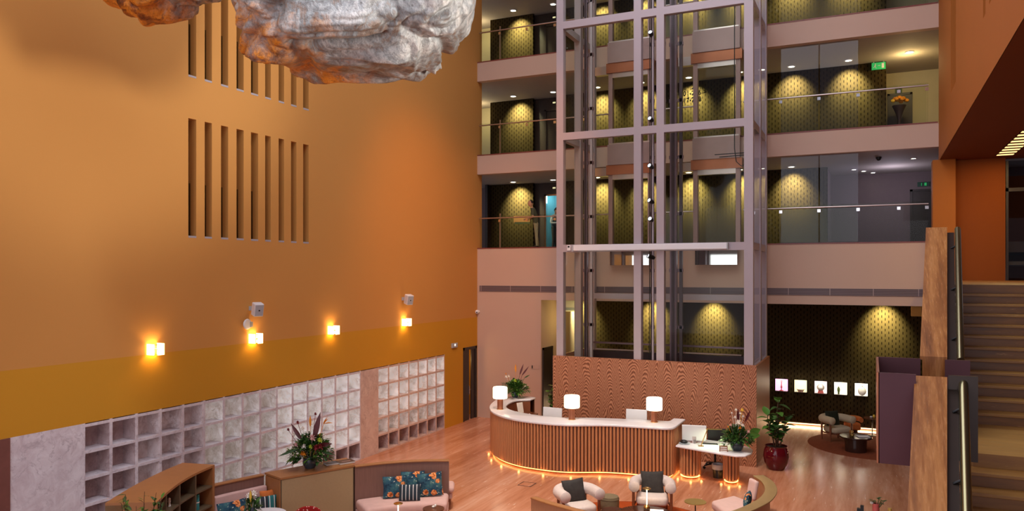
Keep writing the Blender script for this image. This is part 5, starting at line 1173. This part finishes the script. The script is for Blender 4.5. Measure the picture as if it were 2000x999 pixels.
t = thing('coffee_table', 'dark coffee table under the brass lamp before the pink sofa', 'table', (-8.42, 12.50, 0)); MB().lathe([(0, .36), (.42, .36), (.43, .38), (.42, .40), (0, .40)], 36).out('table_top', 'table_dark', t); MB().cyl((0, 0, 0), .26, 0, .36, 28).out('drum_base', 'table_brown', t)
# front right booth
banq([(-2.62, 17.62), (-2.22, 17.30), (-1.98, 16.75), (-1.95, 16.2), (-2.12, 15.6), (-2.45, 15.05), (-2.9, 14.6)], 'curved tan capped booth with pink seat beside the brass side table', .72, .80, -1, veneer='plank_wood', capm='brass_matte_cap', th=.08, cap_w=.22, seat_rng=(15, 31)) if False else None
plain('cap_olive', (.34, .22, .09), .5, var=.08)
plain('blush_fabric', (.74, .50, .44), .9, var=.08, vs=8, bump=.3, bs=240, spec=.2)
tb = thing('curved_banquette', 'curved booth with olive capping and pink seat right of the brass table', 'sofa', (0, 0, 0))
BP = catmull([(-2.38, 17.65), (-2.14, 17.22), (-2.0, 16.61), (-2.02, 15.97), (-2.15, 15.45), (-2.36, 14.9), (-2.62, 14.4)], 6)
MB().prism(band(BP, 0, .08), 0, .78).out('back_panel', 'plank_wood', tb); MB().prism(band(BP, -.02, .22), .78, .81).out('capping', 'cap_olive', tb, bevel=.006)
MB().prism([(-3.11, 16.58), (-2.74, 17.2), (-2.40, 16.93), (-2.24, 16.5), (-2.24, 15.9), (-2.42, 15.3), (-2.62, 15.25), (-2.75, 16.0)][::-1], .26, .45).out('seat', 'blush_fabric', tb, bevel=.06, seg=4)
MB().prism([(-3.03, 16.58), (-2.74, 17.1), (-2.42, 16.9), (-2.28, 16.5), (-2.28, 15.9), (-2.44, 15.35), (-2.58, 15.3), (-2.69, 16.0)][::-1], .04, .27).out('seat_base', 'leather_tan', tb, bevel=.02)
MB().box(-.16, .16, -.05, .05, 0, .42).out('back_pad', 'blush_fabric', tb, loc=(-2.36, 17.08, .44), rot=(R(-10), 0, R(-55)), smooth=False, bevel=.045, seg=3)
cush('throw_cushion', 'dark green patterned cushion tucked against the curved olive capped booth', (-2.34, 16.42, .60), R(-85), 'floral', .40, .32)
tb = thing('curved_banquette', 'low plank fronted booth back in front of the left armchair', 'sofa', (0, 0, 0))
BP = catmull([(-6.14, 13.98), (-5.75, 13.80), (-5.3, 13.64), (-4.9, 13.52), (-4.4, 13.44)], 6)
MB().prism(band(BP, 0, .08), 0, .80).out('back_panel', 'plank_wood', tb); MB().prism(band(BP, -.02, .13), .80, .83).out('capping', 'leather_tan', tb, bevel=.006)
MB().prism(band(BP[4:], .10, .66), .22, .44).out('seat', 'blush_fabric', tb, bevel=.06, seg=3)
# floor hatch
t = thing('floor_hatch', 'small stone lined floor hatch in front of the reception desk', 'hatch', (-7.82, 17.55, 0), R(0)); MB().box(-.16, .16, -.16, .16, 0, .004).out('lid', 'floor_stone', t, smooth=False); MB().box(-.18, .18, -.18, -.165, 0, .006).box(-.18, .18, .165, .18, 0, .006).box(-.18, -.165, -.18, .18, 0, .006).box(.165, .18, -.18, .18, 0, .006).out('frame', 'rail_dark', t, smooth=False)
# console bottom right
t = thing('console_table', 'narrow dark console in front of the lower stair balustrade', 'table', (.12, 16.3, 0)); MB().box(-.45, .30, -.2, .2, .58, .62).out('table_top', 'table_dark', t, smooth=False)
for (x, y) in ((-.41, -.16), (.26, -.16), (-.41, .16), (.26, .16)): MB().box(x-.02, x+.02, y-.02, y+.02, 0, .58).out('leg', 'black_metal', t, smooth=False)
t = thing('candle_vase', 'pink glass vase with a few dark leaves bottom right', 'vase', (.05, 16.25, .62)); MB().lathe([(0, 0), (.06, 0), (.065, .02), (.06, .22), (.065, .26), (.055, .26), (.05, .03), (0, .03)], 18).out('vase_body', 'pink_wax', t)
m = MB(); rnd = random.Random(8)
for k in range(16):
    a = k*2.4; p = Vector((math.cos(a)*.05+.04*(k % 4), math.sin(a)*.06, .27+.012*(k % 9))); m.tube([(0, 0, .1), tuple(p)], .003, 4); m.leaf(p, (math.cos(a), math.sin(a), .4), .09, .05, .3, 3)
m.out('sprigs', 'leaf_dark', t); MB().ell((-.07, -.02, .27), .035, .035, .03, 8, 6).out('blossom', 'fl_white', t)
t = thing('pillar_candle', 'yellow candle in a brass cup right of the pink vase', 'candle', (.29, 16.25, .62)); MB().lathe([(0, 0), (.035, 0), (.035, .20), (0, .2)], 16).out('wax', 'gold_wax', t); MB().lathe([(0, 0), (.06, 0), (.045, .05), (.04, .05), (0, .02)], 16).out('cup', 'brass', t)
t = thing('candle_holder', 'black blocky candle holder left of the pink vase', 'candle holder', (-.22, 16.25, .62)); MB().box(-.06, .0, -.04, .04, 0, .13).out('low_block', 'black_plastic', t, smooth=False); MB().box(0, .06, -.04, .04, 0, .19).out('tall_block', 'black_plastic', t, smooth=False)

# ------------------------------------------------------------------ people
def skin_body(name, joints, edges, radii, mats, sel, parent):
    me = bpy.data.meshes.new(name); keys = list(joints); ix = {k: i for i, k in enumerate(keys)}
    me.from_pydata([joints[k] for k in keys], [(ix[a], ix[b]) for a, b in edges], []); me.update()
    o = bpy.data.objects.new(name, me); COL.objects.link(o)
    o.modifiers.new('s', 'SKIN').use_smooth_shade = True
    if not me.skin_vertices: 
        bm = bmesh.new(); bm.from_mesh(me); bm.verts.layers.skin.verify(); bm.to_mesh(me); bm.free()
    for k in keys:
        sv = me.skin_vertices[0].data[ix[k]]; r = radii[k]; sv.radius = r if isinstance(r, tuple) else (r, r); sv.use_root = (k == 'pelvis')
    sb = o.modifiers.new('u', 'SUBSURF'); sb.levels = 2; sb.render_levels = 2
    dg = bpy.context.evaluated_depsgraph_get(); dg.update()
    nm = bpy.data.meshes.new_from_object(o.evaluated_get(dg)); bpy.data.objects.remove(o)
    nm.materials.clear()
    for q in mats: nm.materials.append(M[q])
    for p in nm.polygons: p.material_index = sel(p.center)
    nm.shade_smooth()
    o = bpy.data.objects.new(name, nm); COL.objects.link(o); o.parent = parent; return o
def hand(J, E, Rr, pre, wrist, dirv, palm_n, curl=.5):
    d = Vector(dirv).normalized(); n = Vector(palm_n).normalized(); s = d.cross(n).normalized(); w = Vector(wrist)
    J[pre+'palm'] = tuple(w + d*.07); E.append((pre+'wrist', pre+'palm')); Rr[pre+'palm'] = (.030, .018)
    for k, (off, L) in enumerate(((-.030, .070), (-.010, .080), (.011, .076), (.030, .060))):
        b = w + d*.095 + s*off; m_ = b + (d*math.cos(curl*.6) + n*math.sin(curl*.6))*L*.5; e = m_ + (d*math.cos(curl*1.7) + n*math.sin(curl*1.7))*L*.5
        for q, p in (('b', b), ('m', m_), ('e', e)): J[f'{pre}f{k}{q}'] = tuple(p); Rr[f'{pre}f{k}{q}'] = (.0095, .0095)
        E += [(pre+'palm', f'{pre}f{k}b'), (f'{pre}f{k}b', f'{pre}f{k}m'), (f'{pre}f{k}m', f'{pre}f{k}e')]
    b = w + d*.04 - s*.032 + n*.01; e = b + (d*.7 - s*.5 + n*.5).normalized()*.055
    J[pre+'t1'] = tuple(b); J[pre+'t2'] = tuple(e); Rr[pre+'t1'] = (.012, .012); Rr[pre+'t2'] = (.010, .010); E += [(pre+'wrist', pre+'t1'), (pre+'t1', pre+'t2')]
def head_mesh(parent, at, yaw, pitch, hairfn, skin='skin'):
    """face, ears, nose and lips in one surface; hair a child"""
    def shp(p):
        z = p.z/.125; w = 1 - .22*max(0, -z)**1.5; return Vector((p.x*w, p.y*w + (.012*max(0, -z)), p.z))
    b = MB().ell((0, 0, 0), .077, .098, .125, 24, 18, shp)
    for v in b.bm.verts:   # +Y is the face
        x, y, z = v.co
        if y > .05:
            v.co.y += .020*math.exp(-(x/.014)**2 - ((z+.015)/.028)**2); v.co.y -= .010*(math.exp(-((x-.03)/.016)**2 - ((z-.012)/.012)**2) + math.exp(-((x+.03)/.016)**2 - ((z-.012)/.012)**2)); v.co.y += .006*math.exp(-(x/.026)**2 - ((z+.062)/.010)**2)
    for s in (-1, 1): b.ell((s*.078, -.008, -.005), .012, .022, .032, 10, 8)
    h = b.out('head', skin, parent, loc=at, rot=(pitch, 0, yaw))
    for s in (-1, 1): MB().ell((s*.030, .083, .012), .012, .008, .007, 10, 6).out('eye', 'black_plastic', h)
    MB().ell((0, .094, -.062), .024, .008, .006, 10, 6).out('mouth', 'fl_pink', h)
    hb = MB().ell((0, -.010, .016), .084, .103, .122, 22, 16)
    dele = [v for v in hb.bm.verts if not hairfn(v.co)]; bmesh.ops.delete(hb.bm, geom=dele, context='VERTS'); hb.out('hair', 'hair', h)
    return h
def man_box():
    P = thing('person', 'man in dark polo and olive trousers carrying a cardboard box', 'person', (-11.05, 25.62, LV[0]), R(18))
    # local: faces -X side (towards left); feet on ground
    J = {'pelvis': (0, 0, .92), 'waist': (-.02, 0, 1.06), 'chest': (-.09, 0, 1.28), 'neck': (-.14, 0, 1.46), 'headb': (-.17, 0, 1.53),
         'shL': (-.10, .17, 1.40), 'shR': (-.10, -.17, 1.40), 'elL': (-.16, .25, 1.14), 'elR': (-.10, -.25, 1.14), 'Lwrist': (-.40, .20, 1.05), 'Rwrist': (-.35, -.20, 1.06),
         'hipL': (0, .09, .88), 'hipR': (0, -.09, .88), 'knL': (.0, .10, .48), 'knR': (.02, -.10, .48), 'anL': (.06, .10, .08), 'anR': (.04, -.10, .08), 'toL': (-.12, .12, .045), 'toR': (-.14, -.12, .045)}
    E = [('pelvis', 'waist'), ('waist', 'chest'), ('chest', 'neck'), ('neck', 'headb'), ('chest', 'shL'), ('chest', 'shR'), ('shL', 'elL'), ('shR', 'elR'), ('elL', 'Lwrist'), ('elR', 'Rwrist'), ('pelvis', 'hipL'), ('pelvis', 'hipR'), ('hipL', 'knL'), ('hipR', 'knR'), ('knL', 'anL'), ('knR', 'anR'), ('anL', 'toL'), ('anR', 'toR')]
    Rr = {'pelvis': (.15, .13), 'waist': (.14, .13), 'chest': (.16, .14), 'neck': (.06, .06), 'headb': (.055, .055), 'shL': (.075, .075), 'shR': (.075, .075), 'elL': (.048, .048), 'elR': (.048, .048), 'Lwrist': (.03, .028), 'Rwrist': (.03, .028), 'hipL': (.095, .095), 'hipR': (.095, .095), 'knL': (.066, .066), 'knR': (.066, .066), 'anL': (.05, .05), 'anR': (.05, .05), 'toL': (.042, .035), 'toR': (.042, .035)}
    hand(J, E, Rr, 'L', J['Lwrist'], (-1, -.2, -.15), (0, -1, .0), .3); hand(J, E, Rr, 'R', J['Rwrist'], (-1, .2, -.15), (0, 1, 0), .3)
    def sel(c):
        if c.z < .10: return 3
        if c.z < .93 and c.x > -.2: return 2
        if c.x < -.14 and c.z < 1.22 and abs(c.y) > .09 or c.z > 1.475 or (abs(c.y) > .2 and c.z < 1.20): return 0
        return 1
    skin_body('body', J, E, Rr, ['skin', 'shirt_dark', 'trousers_olive', 'rubber'], sel, P)
    head_mesh(P, (-.20, 0, 1.64), R(100), R(-8), lambda c: c.z > -.03 and c.y < .02 - .5*max(0, .07-c.z) and c.z < .11 + .02)
    cl = MB().lathe([(.065, 0), (.085, -.03), (.080, -.035), (.062, -.005)], 18).out('collar', 'shirt_dark', P, loc=(-.135, 0, 1.475), rot=(0, R(-18), 0))
    return P
man_box()
t = thing('cardboard_box', 'flat tan cardboard box held by the man on the lowest balcony', 'box', (-11.52, 25.45, LV[0]+.94), R(18))
MB().box(-.30, .30, -.17, .17, 0, .24).out('carton', 'cardboard', t, smooth=False, bevel=.006); MB().box(-.302, .302, -.03, .03, .238, .243).out('tape', 'fl_yellow', t, smooth=False); MB().box(-.26, .30, -.175, -.17, -.05, .02).out('flap', 'leaf_olive', t, smooth=False)
def waiter():
    P = thing('person', 'waiter in white shirt and dark waistcoat looking down at a phone in the lift', 'person', (-11.60, 28.75, LV[0]), R(-10))
    J = {'pelvis': (0, 0, .92), 'waist': (0, 0, 1.08), 'chest': (.02, 0, 1.28), 'neck': (.03, 0, 1.46), 'headb': (.06, 0, 1.53), 'shL': (.01, .16, 1.39), 'shR': (.01, -.16, 1.39), 'elL': (-.03, .22, 1.12), 'elR': (-.03, -.22, 1.12), 'Lwrist': (.22, .13, 1.12), 'Rwrist': (.22, -.13, 1.12),
         'hipL': (0, .09, .88), 'hipR': (0, -.09, .88), 'knL': (.02, .10, .48), 'knR': (.02, -.10, .48), 'anL': (-.02, .10, .08), 'anR': (-.02, -.10, .08), 'toL': (.15, .11, .045), 'toR': (.15, -.11, .045)}
    E = [('pelvis', 'waist'), ('waist', 'chest'), ('chest', 'neck'), ('neck', 'headb'), ('chest', 'shL'), ('chest', 'shR'), ('shL', 'elL'), ('shR', 'elR'), ('elL', 'Lwrist'), ('elR', 'Rwrist'), ('pelvis', 'hipL'), ('pelvis', 'hipR'), ('hipL', 'knL'), ('hipR', 'knR'), ('knL', 'anL'), ('knR', 'anR'), ('anL', 'toL'), ('anR', 'toR')]
    Rr = {'pelvis': (.14, .12), 'waist': (.13, .12), 'chest': (.15, .13), 'neck': (.055, .055), 'headb': (.05, .05), 'shL': (.07, .07), 'shR': (.07, .07), 'elL': (.05, .05), 'elR': (.05, .05), 'Lwrist': (.03, .028), 'Rwrist': (.03, .028), 'hipL': (.09, .09), 'hipR': (.09, .09), 'knL': (.062, .062), 'knR': (.062, .062), 'anL': (.048, .048), 'anR': (.048, .048), 'toL': (.042, .035), 'toR': (.042, .035)}
    hand(J, E, Rr, 'L', J['Lwrist'], (1, -.7, .15), (0, -.3, 1), .6); hand(J, E, Rr, 'R', J['Rwrist'], (1, .7, .15), (0, .3, 1), .6)
    def sel(c):
        if c.z < .10: return 3
        if c.z < .98: return 2
        if c.x > .20 or c.z > 1.475: return 0
        return 1
    skin_body('body', J, E, Rr, ['skin', 'shirt_white', 'trousers_black', 'rubber'], sel, P)
    w = MB().lathe([(.155, 0), (.158, .12), (.172, .25), (.168, .36), (.12, .44), (.115, .44), (.16, .35), (.15, .12), (.148, 0)], 24, (0, 0, 0), .92, 1.0).out('waistcoat', 'waistcoat', P, loc=(.01, 0, .98))
    head_mesh(P, (.10, 0, 1.62), R(-90), R(-28), lambda c: c.z > -.045 and c.y < .035 + .4*max(0, c.z-.05))
waiter()
t = thing('mobile_phone', 'small dark mobile phone held by the waiter in the lift', 'phone', (-11.24, 28.69, LV[0]+1.17), R(-10)); MB().box(-.04, .04, -.035, .035, 0, .01).out('case', 'black_plastic', t, rot=(0, R(-25), 0), smooth=False, bevel=.003); MB().box(-.037, .037, -.032, .032, .01, .012).out('screen', 'screen_glow', t, rot=(0, R(-25), 0), smooth=False)

# ------------------------------------------------------------------ light
w = bpy.data.worlds.new('daylight'); S.world = w; w.use_nodes = True
bg = w.node_tree.nodes['Background']; bg.inputs[0].default_value = (.82, .80, 1.0, 1); bg.inputs[1].default_value = .40
lamp('AREA', (-5, 12, 17.2), 1350, (.92, .93, 1.0), 9, 'skylight', target=(-5, 12, 0), sizey=20)
lamp('AREA', (-5.5, -9, 7.5), 1250, (.93, .92, 1.0), 20, 'front_windows', target=(-6, 14, 5), sizey=13)
lamp('SPOT', (1.4, 11.3, 7.9), 3300, (1, .95, .88), .7, 'added_shadow_spot', target=(-7.9, 10.3, 10), spot=50)  # unseen spot, placed low to throw the sculpture's shadow on the left wall
lamp('SPOT', (-4.8, 11, 14), 1500, (1, .90, .80), .5, 'unseen_atrium_spot', target=(-9.6, 12.6, .5), spot=46)
lamp('SPOT', (-4.0, 7.5, 14), 1700, (.92, .92, 1), .5, 'unseen_atrium_spot', target=(-12.8, 10.6, .8), spot=40, blend=1)  # unseen cool spot added to brighten the left end of the shelves
lamp('SPOT', (-5.8, 12, 15), 3800, (1, .84, .66), .5, 'unseen_atrium_spot', target=(-6.8, 18, .5), spot=50)
lamp('SPOT', (-3.5, 10, 15), 2000, (1, .86, .70), .5, 'unseen_atrium_spot', target=(-4.2, 16.2, .5), spot=36)
lamp('SPOT', (-6.5, 17.5, 15), 2600, (1, .40, .09), .6, 'warm_wash', target=(-13.1, 22.5, 3.5), spot=56, blend=1)  # unseen orange spot added to redden the left wall near the back corner

# ------------------------------------------------------------------ camera
cam = bpy.data.cameras.new('camera'); co = bpy.data.objects.new('camera', cam); COL.objects.link(co)
co.location = (0, 0, 5.3); co.rotation_euler = (R(90), 0, R(25.13)); cam.sensor_width = 36; cam.lens = 36*1503/2000; cam.shift_y = 32.5/2000
cam.clip_start = .1; cam.clip_end = 200; S.camera = co
S.view_settings.view_transform = 'Standard'; S.view_settings.look = 'None'; S.view_settings.gamma = 1; S.view_settings.exposure = 0.0
try: S.view_settings.use_curve_mapping = False
except Exception: pass
